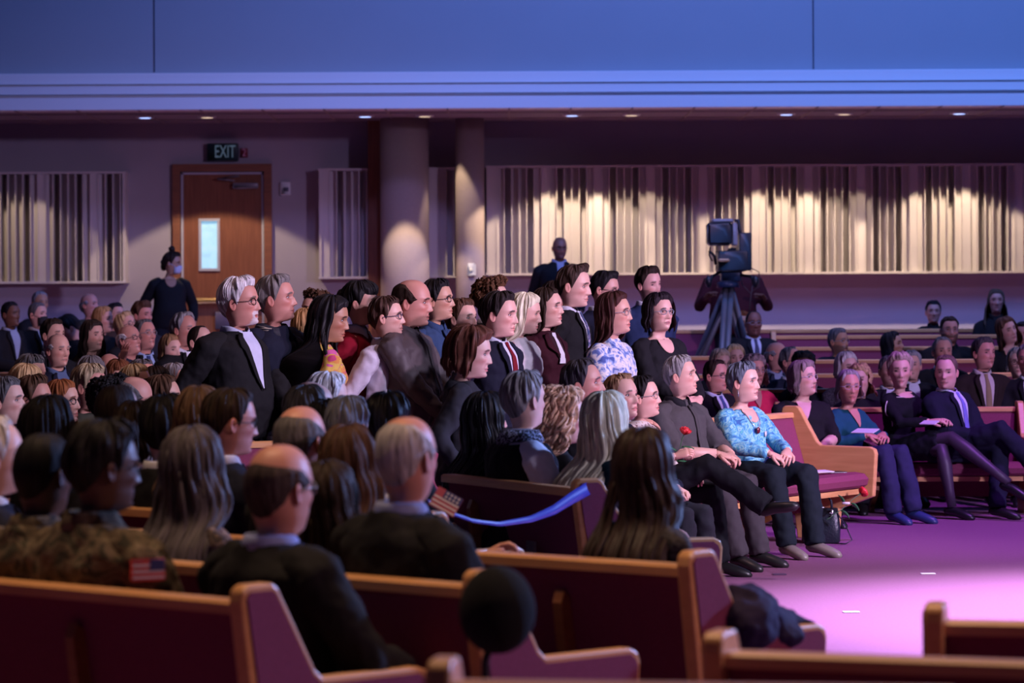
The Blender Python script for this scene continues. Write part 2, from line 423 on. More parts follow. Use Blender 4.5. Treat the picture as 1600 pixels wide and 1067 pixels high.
def hand(mb, w, d, n, t, curl=.5, sc=1.0, col=(1, 1, 1), spread=.12):
    """w wrist, d towards the fingers, n palm normal (fingers curl to it), t thumb side"""
    w, d, n, t = [np.array(q, float) for q in (w, d, n, t)]
    d /= np.linalg.norm(d); n = n-d*np.dot(n, d); n /= np.linalg.norm(n)+1e-9
    tt = np.cross(d, n); tt *= (1 if np.dot(tt, t) >= 0 else -1)
    rings = []
    aa = np.arange(10)*2*PI/10
    for l, hw, th in ((-.012, .026, .019), (.012, .030, .018), (.04, .039, .017), (.07, .042, .0145), (.088, .040, .011)):
        rings.append([w+sc*(d*l+tt*hw*math.cos(q)+n*th*math.sin(q)) for q in aa])
    mb.loft(rings, True, col)
    for i, (off, L, r) in enumerate(((.031, .072, .0088), (.0105, .080, .0092), (-.0105, .075, .0088), (-.030, .060, .0078))):
        p = w+sc*(d*.080+tt*off); P = [p]; ang = spread*(off/.03)*.5; b = curl*(.8+.12*i)
        dd = d*math.cos(ang)+tt*math.sin(ang)
        for k, fl in enumerate((.45, .30, .25)):
            q = b*(k+.6)
            p = p+sc*L*fl*(dd*math.cos(q)+n*math.sin(q)); P.append(p)
        mb.tube(P, np.array([r, r*.95, r*.85, r*.62])*sc, 7, col, up=n)
    p0 = w+sc*(d*.018+tt*.028)
    p1 = p0+sc*.036*(d*.62+tt*.66+n*.25); p2 = p1+sc*.030*(d*.85+tt*.22+n*.35); p3 = p2+sc*.022*(d*.9-tt*.05+n*.4)
    mb.tube([p0-sc*.01*tt, p1, p2, p3], np.array([.0135, .0115, .010, .007])*sc, 7, col, up=n)

def ik(S, Wp, l1, l2, pole):
    S, Wp, pole = map(lambda q: np.array(q, float), (S, Wp, pole))
    v = Wp-S; D = np.linalg.norm(v)
    if D > (l1+l2)*.995: Wp = S+v/D*(l1+l2)*.995; v = Wp-S; D = np.linalg.norm(v)
    a = (l1*l1-l2*l2+D*D)/(2*D); h = math.sqrt(max(l1*l1-a*a, 1e-6))
    u = v/D; q = pole-u*np.dot(pole, u); q /= np.linalg.norm(q)+1e-9
    return S+u*a+q*h, Wp

TORSO_M = [(-.13,.155,.10,.115),(-.04,.178,.115,.128),(.06,.172,.118,.118),(.14,.163,.118,.108),(.24,.168,.122,.108),(.33,.180,.124,.114),(.40,.186,.112,.112),(.435,.150,.090,.100),(.465,.100,.068,.088),(.50,.064,.052,.074)]
TORSO_F = [(-.13,.170,.10,.125),(-.04,.182,.108,.135),(.06,.160,.104,.112),(.14,.142,.100,.100),(.22,.145,.105,.098),(.30,.158,.125,.102),(.35,.160,.122,.102),(.40,.150,.098,.100),(.435,.120,.078,.092),(.465,.080,.056,.080),(.50,.054,.044,.066)]
def torso_rings(fem, fat, grow=0.0, n=28, z0=-.2, z1=.6):
    T = TORSO_F if fem else TORSO_M; out = []
    a = np.arange(n)*2*PI/n
    for z, w, f, b in T:
        if z < z0 or z > z1: continue
        bel = math.exp(-((z-.10)/.15)**2)
        w = w*(1+.16*fat*bel+.05*fat)+grow; f = f*(1+.04*fat)+.085*fat*bel+grow; b = b*(1+.10*fat*bel)+grow
        p = .85
        x = w*np.sign(np.sin(a))*np.abs(np.sin(a))**p; y = np.where(np.cos(a) > 0, f, b)*np.sign(np.cos(a))*np.abs(np.cos(a))**p
        out.append(np.stack([x, y, np.full(n, z)], -1))
    return out

HAIRMAT = {}
def hair_for(col, curly=False, rough=.45):
    key = 'hair_%d_%d_%d%s' % tuple([int(c*255) for c in col]+['c' if curly else '']) + ('%d' % (rough*100))
    return hair_mat(key, col, rough, curly)
def hair_build(p, M0, parent, rng):
    h = p['hair']; st = h.get('st', 'short')
    if st == 'none': return
    n = 96 if p['hi'] else 56; rows = 30 if p['hi'] else 20
    a = np.linspace(-PI, PI, n+1); aa = np.abs(a)*180/PI
    T = h.get('T', .013); L = h.get('L', .0); vol = h.get('vol', .0); fl = h.get('hl', 0.0)
    face = h.get('face', 58)
    longst = st in ('long', 'bob', 'curlylong', 'wavy')
    if not longst:
        u1 = np.interp(aa, [0, 30, 50, 62, 74, 82, 92, 106, 122, 150, 180],
                       [.55-fl, .52-fl*1.1, .55-fl*.9, .70, .90, 1.07, .90, .95, 1.20, 1.36, 1.40])
        if st == 'buzz': T = .005
        if st == 'fringe': u1 = np.interp(aa, [0, 60, 74, 82, 92, 106, 122, 150, 180], [.9, .9, .96, 1.05, .92, .97, 1.20, 1.36, 1.40])
    else:
        uL = 1+L/.1838
        u1 = np.where(aa < face, np.interp(aa, [0, 35, face], [.56-fl, .58-fl, .82]), uL)
        u1 = np.where(aa >= face, uL*(1+.05*np.sin(a*7+rng.random()*6)+.03*rng.standard_normal(n+1)), u1)
        if h.get('bangs'): u1 = np.where(aa < face, .86, u1)
    u0 = np.zeros(n+1)
    if st == 'fringe':
        tz = h.get('top', .55)
        u0 = np.interp(aa, [0, 66, 80, 110, 180], [.9, .9, .72, tz+.08, tz])
    ph = rng.random(6)*6; jn = rng.standard_normal(n+1)*.6; jn[-1] = jn[0]
    V = np.zeros((rows, n+1, 3)); UV = np.zeros((rows, n+1, 2))
    side = h.get('part', 0)
    for j in range(n+1):
        aj = a[j]
        for i in range(rows):
            t = i/(rows-1); u = u0[j]+(u1[j]-u0[j])*t
            uu = max(u, .015)
            P, N, z = scalp(min(uu, 1.62), np.array([aj])); P = P[0]; N = N[0]
            th = T*(1+.25*math.sin(9*aj+ph[0]+3*u)*.5)
            if st == 'fringe': th *= min(1, t*4, (1-t)*4+.12)
            elif not longst: th *= min(1.0, (1-t)*(3.0 if aa[j] > 60 else 4.2)+.10)
            up = vol*math.exp(-((u-.34)/.22)**2)*(1-(aa[j]/75)**2) if (aa[j] < 75 and not longst) else 0
            if longst: th += vol*math.sin(min(u, 1)*PI*.5)
            if longst and aa[j] < face: th *= min(1.0, (1-t)*4+.15)
            cl = .0035*math.sin(17*aj+ph[1]+2.5*u+1.5*math.sin(3*u+ph[4]))+.002*math.sin(31*aj+ph[2]-3*u)+.0035*jn[j]
            if st in ('curly', 'afro', 'curlylong'): cl = .009*math.sin(11*aj+ph[1]+7*u)*math.sin(14*u+ph[3]+3*aj)+.005*math.sin(23*aj+17*u)
            if st == 'wavy': cl += .006*math.sin(9*u+ph[4]+1.2*aj)
            if st == 'buzz': cl *= .15
            if st == 'short': cl = cl*.8+.003*math.sin(6*aj+ph[5]+9*u)
            if st == 'fringe': cl *= .3
            P = P+N*(th+cl*min(1, th/.008)); P[2] += up
            if longst and u > 1.0:
                zz = -(u-1)*.1838; lo = -zz
                sp = h.get('spread', .12)
                w = .078+T+vol+.02*min(1, lo/.08)+sp*max(0, lo-.05)*.6
                b = .098+T+vol*.9
                bx, by = w*math.sin(aj), (b if math.cos(aj) < 0 else .085)*math.cos(aj)
                k = float(sstep(.0, .05, lo)); q = np.array((bx, by, zz))
                q[:2] += (cl*1.6)*np.array((math.sin(aj), math.cos(aj)))
                if lo > .10 and not h.get('front'):
                    kk = float(sstep(.10, .24, lo)); yb = -(.118+h.get('back', .022)*float(sstep(.1, .2, lo))+.09*float(sstep(.1, .3, lo))) + cl*1.5
                    q[1] = lerp(q[1], yb*(.72+.28*max(0, -math.cos(aj))), kk)
                    q[0] *= 1-h.get('taper', .25)*float(sstep(.2, .6, lo))
                elif lo > .10 and h.get('front') and math.cos(aj) > -.2:
                    kk = float(sstep(.10, .26, lo)); q[1] = lerp(q[1], .045+.06*float(sstep(.15, .4, lo)), kk)
                elif lo > .10:
                    kk = float(sstep(.10, .24, lo)); q[1] = lerp(q[1], -(.118+.09*float(sstep(.1, .3, lo))), kk)
                if st == 'bob':
                    kk = float(sstep(L*.55, L, lo)); q[:2] *= 1-.16*kk
                if st in ('wavy', 'curlylong'): q[0] += .012*math.sin(20*lo+3*aj+ph[4]); q[1] += .012*math.cos(20*lo+4*aj+ph[5])
                P = P*(1-k)+q*k
            V[i, j] = P; UV[i, j] = (j/n, (u if longst else t*1.2))
    mb = MB(); F = []
    for i in range(rows-1):
        for j in range(n):
            if longst and abs(u1[j]-u1[j+1]) > .35 and i > rows*.35: continue
            if st == 'fringe' and aa[j] < 67 and aa[j+1] < 67: continue
            F.append((i*(n+1)+j, i*(n+1)+j+1, (i+1)*(n+1)+j+1, (i+1)*(n+1)+j))
    mb.add(V.reshape(-1, 3), F); uv = [UV.reshape(-1, 2)]
    if p['hi'] and st in ('long', 'wavy', 'bob', 'curlylong', 'short', 'curly') and h.get('locks', True):
        nl = {'short': 34, 'curly': 60, 'curlylong': 70}.get(st, 30)
        for q in range(nl):
            j = int(rng.integers(0, n)); 
            if longst and aa[j] < face+5: j = int((j+n//2) % n)
            i0 = int(rows*(rng.uniform(.05, .45) if not longst else rng.uniform(.12, .5))); i1 = int(rows*rng.uniform(.75, 1.0)) if not longst else rows-int(rng.integers(0, 3))
            if i1-i0 < 4: continue
            C_ = V[i0:i1:1, j].copy(); m2 = len(C_); tt = np.linspace(0, 1, m2)
            out = C_*np.array((1, 1, .35)); out /= np.linalg.norm(out, axis=1)[:, None]+1e-9
            tang = np.stack([-out[:, 1], out[:, 0], np.zeros(m2)], -1)
            if st in ('curlylong', 'curly'):
                wv = rng.uniform(16, 24)*(2 if st == 'curly' else 1); k0 = rng.uniform(0, 6); rad = .012 if st == 'curlylong' else .007
                C_ = C_+out*(.006+rad*np.sin(wv*tt+k0))[:, None]+tang*(rad*np.cos(wv*tt+k0)+.01*rng.standard_normal())[:, None]
                rr = .0095*np.sin(np.clip(tt*1.05+.08, 0, 1)*PI)**.5+.001
            else:
                amp = .006 if longst else .003
                C_ = C_+out*(.0015+amp*.4*np.sin(5*tt+rng.uniform(0, 6)))[:, None]+tang*(amp*np.sin(rng.uniform(2, 5)*tt+rng.uniform(0, 6)))[:, None]
                rr = (.0085 if longst else .0055)*np.sin(np.clip(tt*.98+.04, 0, 1)*PI)**.6+.0006
            b0 = mb.n; mb.tube(C_, rr, 6, up=out[0], flat=.55)
            uv.append(np.stack([np.repeat(np.full(m2, rng.random()), 6)+np.tile(np.arange(6)*.004, m2), np.repeat(tt*1.3, 6)], -1))
    def blob(c, r, nu=16, nv=10, amp=.004):
        th = np.linspace(.1, PI-.1, nv); q = np.arange(nu)*2*PI/nu; r = np.array(r)
        Vb = np.stack([np.outer(np.sin(th), np.cos(q)), np.outer(np.sin(th), np.sin(q)), np.outer(np.cos(th), np.ones(nu))], -1)*r
        Vb *= (1+(amp/r.mean())*np.sin(5*q+ph[2])[None, :, None]*np.sin(3*th+ph[3])[:, None, None]); mb.loft(Vb+np.array(c), True)
        uv.append(np.stack([np.outer(np.ones(nv), q/6.3), np.outer(th/3, np.ones(nu))], -1).reshape(-1, 2))
    for b_ in h.get('blobs', []): blob(b_[:3], b_[3:6])
    if h.get('bun'): blob(h['bun'], (.036, .036, .034))
    mb.uv = np.vstack(uv); mb.xf(M0)
    o = mb.build('hair', hair_for(h['col'], st in ('curly', 'afro', 'curlylong'), h.get('rough', .45)), parent, solid=None)
    return o

def patch(bvh, TM, rows, m=None, off=.008, nx=7, nz=14, bulge=0.0, back=False):
    """strip of cloth lying on the garment; rows (z, x_left, x_right) torso space"""
    rows = sorted(rows, key=lambda r: -r[0]); zz = [r[0] for r in rows][::-1]
    TI = np.array(TM); G = []
    for z in np.linspace(rows[0][0], rows[-1][0], nz):
        xl = np.interp(z, zz, [r[1] for r in rows][::-1]); xr = np.interp(z, zz, [r[2] for r in rows][::-1]); g = []
        for x in np.linspace(xl, xr, nx):
            o = Vector(xfp([(x, .6 if not back else -.6, z)], TM)[0]); d = Vector(TI[:3, :3] @ np.array((0, -1 if not back else 1, 0))).normalized()
            hit = bvh.ray_cast(o, d)
            y = hit[0] if hit[0] is not None else None
            g.append((x, y))
        row = []
        for k, (x, y) in enumerate(g):
            if y is None: y = Vector(xfp([(x, .05, z)], TM)[0])
            e = bulge*(1-(2*k/(nx-1)-1)**2)
            row.append(np.array(y)-np.array(d)*(off+e))
        G.append(row)
    return G

def person(label, px, yt, s, body, head=None, pitch=4, tilt=0, pose='sit', fem=False, hs=1.0, skin=SK_L, hair=None, top=None, legs=(.012,.012,.016),
           glasses=None, beard=None, fat=0.0, lean=0, arms=None, hi=None, group=None, name='person', mask=None, nose=1.0, knees=None, feet=None, shoes=(.01,.01,.01),
           height=None, legkind='trousers', age=0, extra=None, skinlegs=None, lip=None, handcurl=.45, bsc=1.0, rowY=None):
    rng = np.random.default_rng(abs(hash((px, yt))) % (2**31)) if False else np.random.default_rng(int(px*7+yt*13+5000))
    Y = FPX/s; X = WX(unroll(px, yt)[0], Y); Zt = W(px, yt, Y).z; fz = floor_z(X, Y)
    hair = dict(hair or dict(st='short', col=BRN)); top = dict(top or dict(kind='suit', col=(.012, .012, .018)))
    if hi is None: hi = s > 225
    head = body if head is None else head
    hk = 1.0*(1+(hs-1)*.38)
    hairT = {'fringe': 0, 'none': 0, 'buzz': .004}.get(hair.get('st', 'short'), hair.get('T', .013))
    crown = (.085+.117*1.0+hairT)*hk               # above the neck pivot z=.56
    if pose == 'sit':
        need = Zt-fz; seat = .45
        # crown = hip + (.56*ts)*cos(lean)+crown*cos
        ts = (need-crown*.98-(seat+.085))/(.56*math.cos(R(lean)))
        ts = min(1.12, max(.86, ts)); hipz = need-crown*.98-.56*ts*math.cos(R(lean)); hipz = max(hipz, .42)
        bs = ts
    else:
        need = Zt-fz; bs = need/1.76; ts = bs*1.0
        hipz = need-crown*.98-.56*ts*math.cos(R(lean))
    wid = bsc
    S3 = Matrix.Diagonal((wid*bs*.5+wid*.5, wid, ts, 1))
    TM = Matrix.Translation((0, 0, hipz)) @ Matrix.Rotation(R(-lean), 4, 'X') @ S3
    # head matrix: pivot at (0,0,.56) torso
    piv = TM @ Vector((0, .0, .56))
    yawr = R(((head-body)+180) % 360-180)
    HR = Matrix.Rotation(yawr, 4, 'Z') @ Matrix.Rotation(R(pitch), 4, 'X') @ Matrix.Rotation(R(tilt), 4, 'Y') @ Matrix.Scale(hk, 4)
    HM = Matrix.Translation(piv) @ HR @ Matrix.Translation((0, .032-.0, .085))      # head space -> body space
    HMf = Matrix.Translation(piv) @ HR @ Matrix.Translation((0, 0, -.56))           # torso coords -> rotated
    crownp = HM @ Vector((0, 0, .117+hairT))
    rz = R(body-90)
    cw = Matrix.Rotation(rz, 3, 'Z') @ crownp
    loc = Vector((X-cw.x, Y-cw.y, fz))
    if pose == 'sit': loc.z = fz
    root = empty(name, loc, rz, label, 'person', group)
    P = dict(skin=skin, fem=fem, fat=fat, nose=nose*(.92 if fem else 1.0), beard=beard, age=age, hair=hair, hi=hi,
             brow=[c*.5 for c in (hair.get('brow') or (hair['col'] if hair['col'][0] < .3 else (.25, .18, .12)))])
    if lip: P['lip'] = lip
    elif fem: P['lip'] = (skin[0]*.85, skin[1]*.33, skin[2]*.4)
    # ---- body mesh
    mb = MB(); sk = np.array(skin)
    Rg, Cl, Wt, C0 = head_loft(P, hi)
    m_, n_ = Rg.shape[:2]
    A = xfp(Rg.reshape(-1, 3), TM).reshape(m_, n_, 3); B = xfp(Rg.reshape(-1, 3), HMf).reshape(m_, n_, 3)
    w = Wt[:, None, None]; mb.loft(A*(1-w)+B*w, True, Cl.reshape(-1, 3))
    for sd in (-1, 1):
        if hair.get('st') not in ('long', 'bob', 'curlylong', 'wavy') or hair.get('ears'): ear(mb, sd, sk, HM)
        e = np.array((sd*.031, .068, .003))
        if hi:
            Mr = np.array(HM)[:3, :3]
            mb.ball(xfp([e+np.array((0, -.0035, 0))], HM)[0], (.0145, .0135, .0072), 10, 7, HM.to_3x3(), (.62, .6, .58))
            mb.ball(xfp([e+np.array((0, .0070, .0004))], HM)[0], (.0066, .0035, .0066), 8, 6, HM.to_3x3(), (.02, .015, .012))
            mb.tube(xfp([e+np.array((q*.0145, .0095-.006*q*q-.001*abs(q), .0066*(1-q*q*.9))) for q in (-1, -.6, 0, .6, 1)], HM), [.0018, .0028, .0034, .0028, .0016], 6, sk*np.array((.16, .10, .10) if fem else (.30, .2, .2)))
        else:
            mb.ball(xfp([e+np.array((0, .004, 0))], HM)[0], (.013, .009, .0052), 8, 5, HM.to_3x3(), (.05, .035, .03))
    # ---- arms
    A_ = arms or {}
    sh = []
    shx = (.150 if fem else .182)*(1+.08*fat)
    l1, l2 = .29*bs, .255*bs
    armc = []
    for sd, k in ((-1, 'l'), (1, 'r')):
        S0 = xfp([(sd*shx, -.005, .398)], TM)[0]
        spec = A_.get(k)
        if spec is None:
            if pose == 'sit': wr = (sd*.085, .30, hipz+.105); hd = (-sd*.7, .6, -.15); pn = (0, -.2, -1); pole = (sd*.8, -.5, -.6); th = (-sd*.2, .5, .6)
            else: wr = (sd*(shx+.05), .03, hipz-.03); hd = (0, .08, -1); pn = (-sd, 0, 0); pole = (sd*.3, -1, 0); th = (0, 1, 0)
            spec = dict(w=wr, d=hd, n=pn, t=th, p=pole)
        wr = np.array(spec['w'], float)
        if spec.get('rel'): wr = wr+np.array((0, 0, hipz))
        E, Wp = ik(S0, wr, l1, l2, spec.get('p', (sd*.8, -.5, -.6)))
        armc.append((S0, E, Wp, spec, sd))
        short = top.get('sleeve', 'long')
        g = .006 if short != 'long' else 0
        if short in ('long',):
            mb.tube([S0*.3+E*.7, E, E*.3+Wp*.7, Wp], [.026, .026, .024, .024], 8, sk*.97)
        else:
            mb.tube([S0*.7+E*.3, S0*.3+E*.7, E, E*.7+Wp*.3, Wp], np.array([.044, .041, .039, .040, .026])*(1+.15*fat), 12, sk*.97)
        hand(mb, Wp, spec['d'], spec['n'], spec['t'], spec.get('curl', handcurl), (.95 if fem else 1.05), sk*np.array((1, .92, .9)))
    # ---- legs geometry
    hipL = .095*(1+.1*fat)
    legpts = []
    for sd, k in ((-1, 'l'), (1, 'r')):
        H = np.array((sd*hipL, 0, hipz-.02))
        if pose == 'sit':
            K = np.array(knees[k] if knees else (sd*.11, .44, .50)); F_ = np.array(feet[k] if feet else (sd*.11, .46, .085))
        else:
            K = np.array((sd*.10, .02, hipz*.53)); F_ = np.array((sd*.11, -.01, .085))
        legpts.append((H, K, F_, sd, k))
    for H, K, F_, sd, k in legpts:
        if legkind == 'trousers': mb.tube([H, K, F_], [.05, .04, .03], 8, sk)
        else: mb.tube([H, H*.5+K*.5, K, K*.72+F_*.28, K*.3+F_*.7, F_], [.078, .070, .052, .056, .037, .034], 14, skinlegs if skinlegs is not None else sk)
    # ---- clothing
    kind = top['kind']; colr = top['col']
    vx = .013 if s > 225 else (.017 if s > 180 else .02)
    tb = MB(); gr = {'suit': .016, 'coat': .024, 'shirt': .008, 'top': .004, 'dress': .004, 'cardigan': .012, 'uniform': .016}[kind]
    rings = torso_rings(fem, fat, gr)
    if kind in ('top', 'dress', 'cardigan'): rings = rings[:-1] if top.get('neck', 'scoop') != 'high' else rings
    tb.loft([xfp(r, TM) for r in rings])
    if fem:
        for sd in (-1, 1): tb.ball(xfp([(sd*.068, .082+gr*.5, .285)], TM)[0], (.062, .052, .058), 14, 9, TM.to_3x3())
    sleeves = []
    for S0, E, Wp, spec, sd in armc:
        tb_ = MB(); q = 1+.2*fat
        r0, r1, r2, r3 = .066*q+gr, .052*q+gr, .045*q+gr, .034+gr
        if fem: r0, r1, r2, r3 = r0*.88, r1*.9, r2*.9, r3*.92
        In = xfp([(sd*.08, -.008, .418)], TM)[0]; Sm = In*.45+S0*.55+np.array((0, 0, .006)); q_ = .80
        sl = top.get('sleeve', 'long')
        if sl == 'long': tb_.tube([In, Sm, S0, S0*.5+E*.5, E, E*.45+Wp*.55, Wp*.97+E*.03], [r0*q_, r0*.9, r0*.98, r1*1.05, r1*.97, r2*.95, r3], 14)
        elif sl == 'elbow': tb_.tube([In, Sm, S0, S0*.5+E*.5, E, E*.8+Wp*.2], [r0*q_, r0*.9, r0*.98, r1*1.06, r1*1.04, r1*1.0], 14)
        elif sl == 'short': tb_.tube([In, Sm, S0, S0*.5+E*.5, S0*.35+E*.65], [r0*q_, r0*.9, r0*.98, r1*1.1, r1*1.1], 14)
        if hi: sleeves.append(tb_)
        else: tb.add(tb_.verts(), tb_.f)
    bvh = BVHTree.FromPolygons([Vector(v) for v in tb.verts()], tb.f)
    if top.get('mat'): m_top = MATS[top['mat']]
    else: m_top = cloth('cloth_%d_%d_%d' % tuple(int(c*500) for c in colr), colr, top.get('rough', .85))
    tname = {'suit': 'suit_jacket', 'coat': 'coat', 'shirt': 'shirt', 'top': 'blouse', 'dress': 'dress', 'cardigan': 'cardigan', 'uniform': 'uniform_jacket'}[kind]
    # skin at neckline
    if kind in ('top', 'dress', 'cardigan') and top.get('neck', 'scoop') in ('scoop', 'vee', 'boat'):
        nd = {'scoop': [(.475, -.052, .052), (.45, -.06, .06), (.42, -.056, .056), (.395, -.045, .045), (.38, -.032, .032), (.37, -.012, .012)], 'vee': [(.478, -.055, .055), (.43, -.045, .045), (.37, -.022, .022), (.33, -.004, .004)],
              'boat': [(.478, -.075, .075), (.455, -.085, .085), (.435, -.07, .07), (.425, -.03, .03)]}[top.get('neck', 'scoop')]
        mb.grid(patch(bvh, TM, nd, off=.009), sk*.97)
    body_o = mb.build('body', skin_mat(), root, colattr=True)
    o = tb.build(tname, m_top, root, vox=vx)
    for t_ in sleeves: t_.build('sleeve', m_top, root, vox=vx)
    # front of the garment
    white = cloth('shirt_white', (.62, .64, .7), .7)
    def cl(c):
        return cloth('cloth_%d_%d_%d' % tuple(int(q*500) for q in c), c, .75)
    if s > 150:
        if kind in ('suit', 'coat', 'uniform', 'cardigan') and (top.get('shirt') or kind == 'suit'):
            sc_ = top.get('shirt', (.62, .64, .7)); zb = top.get('vz', .17); vw = top.get('vw', .05)
            sp = MB().grid(patch(bvh, TM, [(.492, -.038, .038), (.45, -vw, vw), (.34, -vw*.8, vw*.8), (zb, -.006, .006)], off=.012)).build('shirt', cl(sc_), root)
            if top.get('collar', True): collar(root, TM, cl(sc_), fem)
            # lapels
            if kind == 'suit':
                for sd in (-1, 1):
                    r_ = [(.485, sd*.040, sd*.062), (.45, sd*vw, sd*(vw+.035)), (.40, sd*(vw-.002), sd*(vw+.048)), (.385, sd*(vw-.004), sd*(vw+.030)), (zb+.05, sd*.016, sd*.036), (zb-.01, sd*.004, sd*.010)]
                    r_ = [(z, min(a1, b1), max(a1, b1)) for z, a1, b1 in r_]
                    MB().grid(patch(bvh, TM, r_, off=.019, nx=5)).build('lapel', m_top, root, solid=.004)
            if top.get('tie'):
                tc_ = top['tie']
                tm = cl(tc_) if not isinstance(tc_, str) else MATS[tc_]
                MB().grid(patch(bvh, TM, [(.488, -.016, .016), (.470, -.020, .020), (.458, -.012, .012), (.36, -.022, .022), (zb-.01, -.030, .030)], off=.018, nx=5, bulge=.006)).build('tie', tm, root)
        elif kind == 'shirt':
            collar(root, TM, m_top if not top.get('ccol') else cl(top['ccol']), fem, big=True)
            MB().grid(patch(bvh, TM, [(.47, -.012, .012), (-.1, -.012, .012)], off=.012, nx=3, nz=24)).build('button_placket', m_top, root, solid=.003)
            if top.get('tie'):
                MB().grid(patch(bvh, TM, [(.485, -.018, .018), (.468, -.022, .022), (.455, -.013, .013), (.25, -.026, .026), (-.05, -.036, .036)], off=.017, nx=5, nz=20, bulge=.005)).build('tie', cl(top['tie']), root)
        if kind == 'top' and top.get('vest'):
            pass
    elif kind in ('suit', 'shirt') :
        sc_ = top.get('shirt', (.62, .64, .7))
        MB().grid(patch(bvh, TM, [(.492, -.035, .035), (.34, -.03, .03), (.2, -.006, .006)], off=.008, nx=4, nz=6)).build('shirt', cl(sc_) if kind == 'suit' else m_top, root)
        collar(root, TM, cl(sc_) if kind == 'suit' else m_top, fem)
    if kind == 'uniform': collar(root, TM, m_top, fem, big=True)
    # trousers / skirt
    lb = MB()
    lm = cloth('cloth_%d_%d_%d' % tuple(int(c*500) for c in legs), legs, .85) if not isinstance(legs, str) else MATS[legs]
    pr = torso_rings(fem, fat, .004, z1=.10)
    if legkind == 'trousers':
        lb.loft([xfp(r, TM) for r in pr])
        for H, K, F_, sd, k in legpts:
            H2 = H+np.array((0, .0, .0)); f = 1+.15*fat
            lb.tube([H2, H*.5+K*.5, K, K*.5+F_*.5, F_-np.array((0, 0, .012))], [.096*f, .090*f, .076*f, .072, .070], 14)
        lb.build('trousers', lm, root, vox=max(vx, .015) if s > 180 else .026)
    else:
        lb.loft([xfp(r, TM) for r in pr])
        for H, K, F_, sd, k in legpts:
            K2 = H*.18+K*.82
            lb.tube([H, H*.5+K*.5, K2], [.098, .092, .080], 14)
        mid = [(legpts[0][0]+legpts[1][0])/2, (legpts[0][1]+legpts[1][1])/2*.8+(legpts[0][0]+legpts[1][0])/2*.2]
        lb.tube(mid, [.09, .07], 12)
        lb.build('skirt', lm, root, vox=.016)
    shm = mat('shoe_%d_%d' % (int(shoes[0]*100), int(shoes[2]*100)), shoes, .4)
    for H, K, F_, sd, k in legpts:
        fd = None
        if feet and (k+'d') in feet: fd = np.array(feet[k+'d'], float)
        if fd is None: fd = np.array((sd*.15, 1, -.12))
        fd /= np.linalg.norm(fd); u = np.array((0, 0, 1.0)); u = u-fd*np.dot(u, fd); u /= np.linalg.norm(u)
        hb = F_-u*.035-fd*.055
        sm = MB().tube([hb, hb+fd*.03, F_+fd*.05-u*.03, F_+fd*.12-u*.042, F_+fd*.18-u*.052, F_+fd*.205-u*.056], [.024, .040, .044, .042, .034, .014], 12, up=u, flat=.82)
        sm.build('shoe', shm, root)
    # hair, glasses, mask
    hair_build(P, HM, root, rng)
    if glasses:
        gc = glasses if not isinstance(glasses, bool) else (.015, .015, .02)
        gm = mat('frame_%d_%d' % (int(gc[0]*100), int(gc[2]*100)), gc, .3)
        g = MB(); yy = .094
        for sd in (-1, 1):
            rr = [(sd*.032+.023*math.cos(q), yy-.003-.010*abs(math.cos(q))*(1 if math.cos(q)*sd > 0 else 0), .0+.017*math.sin(q)) for q in np.arange(13)*2*PI/12]
            g.tube(xfp(rr, HM), .0021 if gc[0] < .3 else .0016, 5, cap=False)
            g.tube(xfp([(sd*.055, yy-.012, .004), (sd*.072, yy-.03, .004), (sd*.083, .0, .002), (sd*.082, -.012, -.008)], HM), .0018, 5)
        g.tube(xfp([(-.010, yy-.002, .004), (0, yy+.001, .007), (.010, yy-.002, .004)], HM), .0018, 5)
        go = g.build('glasses', gm, root)
        if glasses == 'sun' or gc == SUNG:
            l = MB()
            for sd in (-1, 1): l.ball(xfp([(sd*.032, yy-.005, 0)], HM)[0], (.023, .004, .017), 14, 8, HM.to_3x3())
            l.build('lens', mat('sunglass_lens', (.008, .008, .015), .08), go)
    if mask:
        g = []
        for z in np.linspace(-.022, -.112, 7):
            row = []
            for x in np.linspace(-.062, .062, 9):
                f = .121*math.sqrt(max(0, 1-(x/.075)**2))-.020-.9*abs(x)*.05+(.016*math.exp(-(x/.02)**2)*math.exp(-((z+.045)/.03)**2)) - .012*max(0, (-.09-z)/.02)
                row.append((x*(1-.25*max(0, (-z-.08)/.03)), f, z))
            g.append(row)
        mk = MB().grid(xfp(np.array(g).reshape(-1, 3), HM).reshape(7, 9, 3))
        for sd in (-1, 1):
            mk.tube(xfp([(sd*.06, .055, -.03), (sd*.08, .0, -.005), (sd*.083, -.015, -.01)], HM), .0015, 4)
        mk.build('face_mask', mat('mask_%d' % int(mask[0]*100), mask, .8), root, solid=.002)
    if sleeves:
        al = MB().add(tb.verts(), tb.f)
        for t_ in sleeves: al.add(t_.verts(), t_.f)
        bvh = BVHTree.FromPolygons([Vector(v) for v in al.verts()], al.f)
    PEOPLE.append((root, TM, HM, bvh, loc, rz))
    if extra: extra(root, TM, HM, bvh)
    return root, TM, HM, bvh
PEOPLE = []
SUNG = (.011, .011, .012)
def collar(root, TM, m, fem, big=False):
    k = .9 if fem else 1.0; n = 24; a = np.linspace(-PI+.28, PI-.28, n)+PI      # open at the front
    rows = []
    for z, r in ((.470, 1.24), (.520, 1.06), (.526, 1.08), (.515, 1.16), (.478, 1.40 if big else 1.30)):
        row = []
        for q in a:
            fr = max(0, math.cos(q)); zz = z-.030*fr**2 - (.008*(fr > .8) if z < .5 else 0)
            row.append((.062*r*k*math.sin(q), (.060*r*math.cos(q)+.002 if math.cos(q) > 0 else .074*r*math.cos(q))*k+.004, zz))
        rows.append(row)
    MB().grid(xfp(np.array(rows).reshape(-1, 3), TM).reshape(5, n, 3)).build('shirt_collar', m, root, solid=.003)
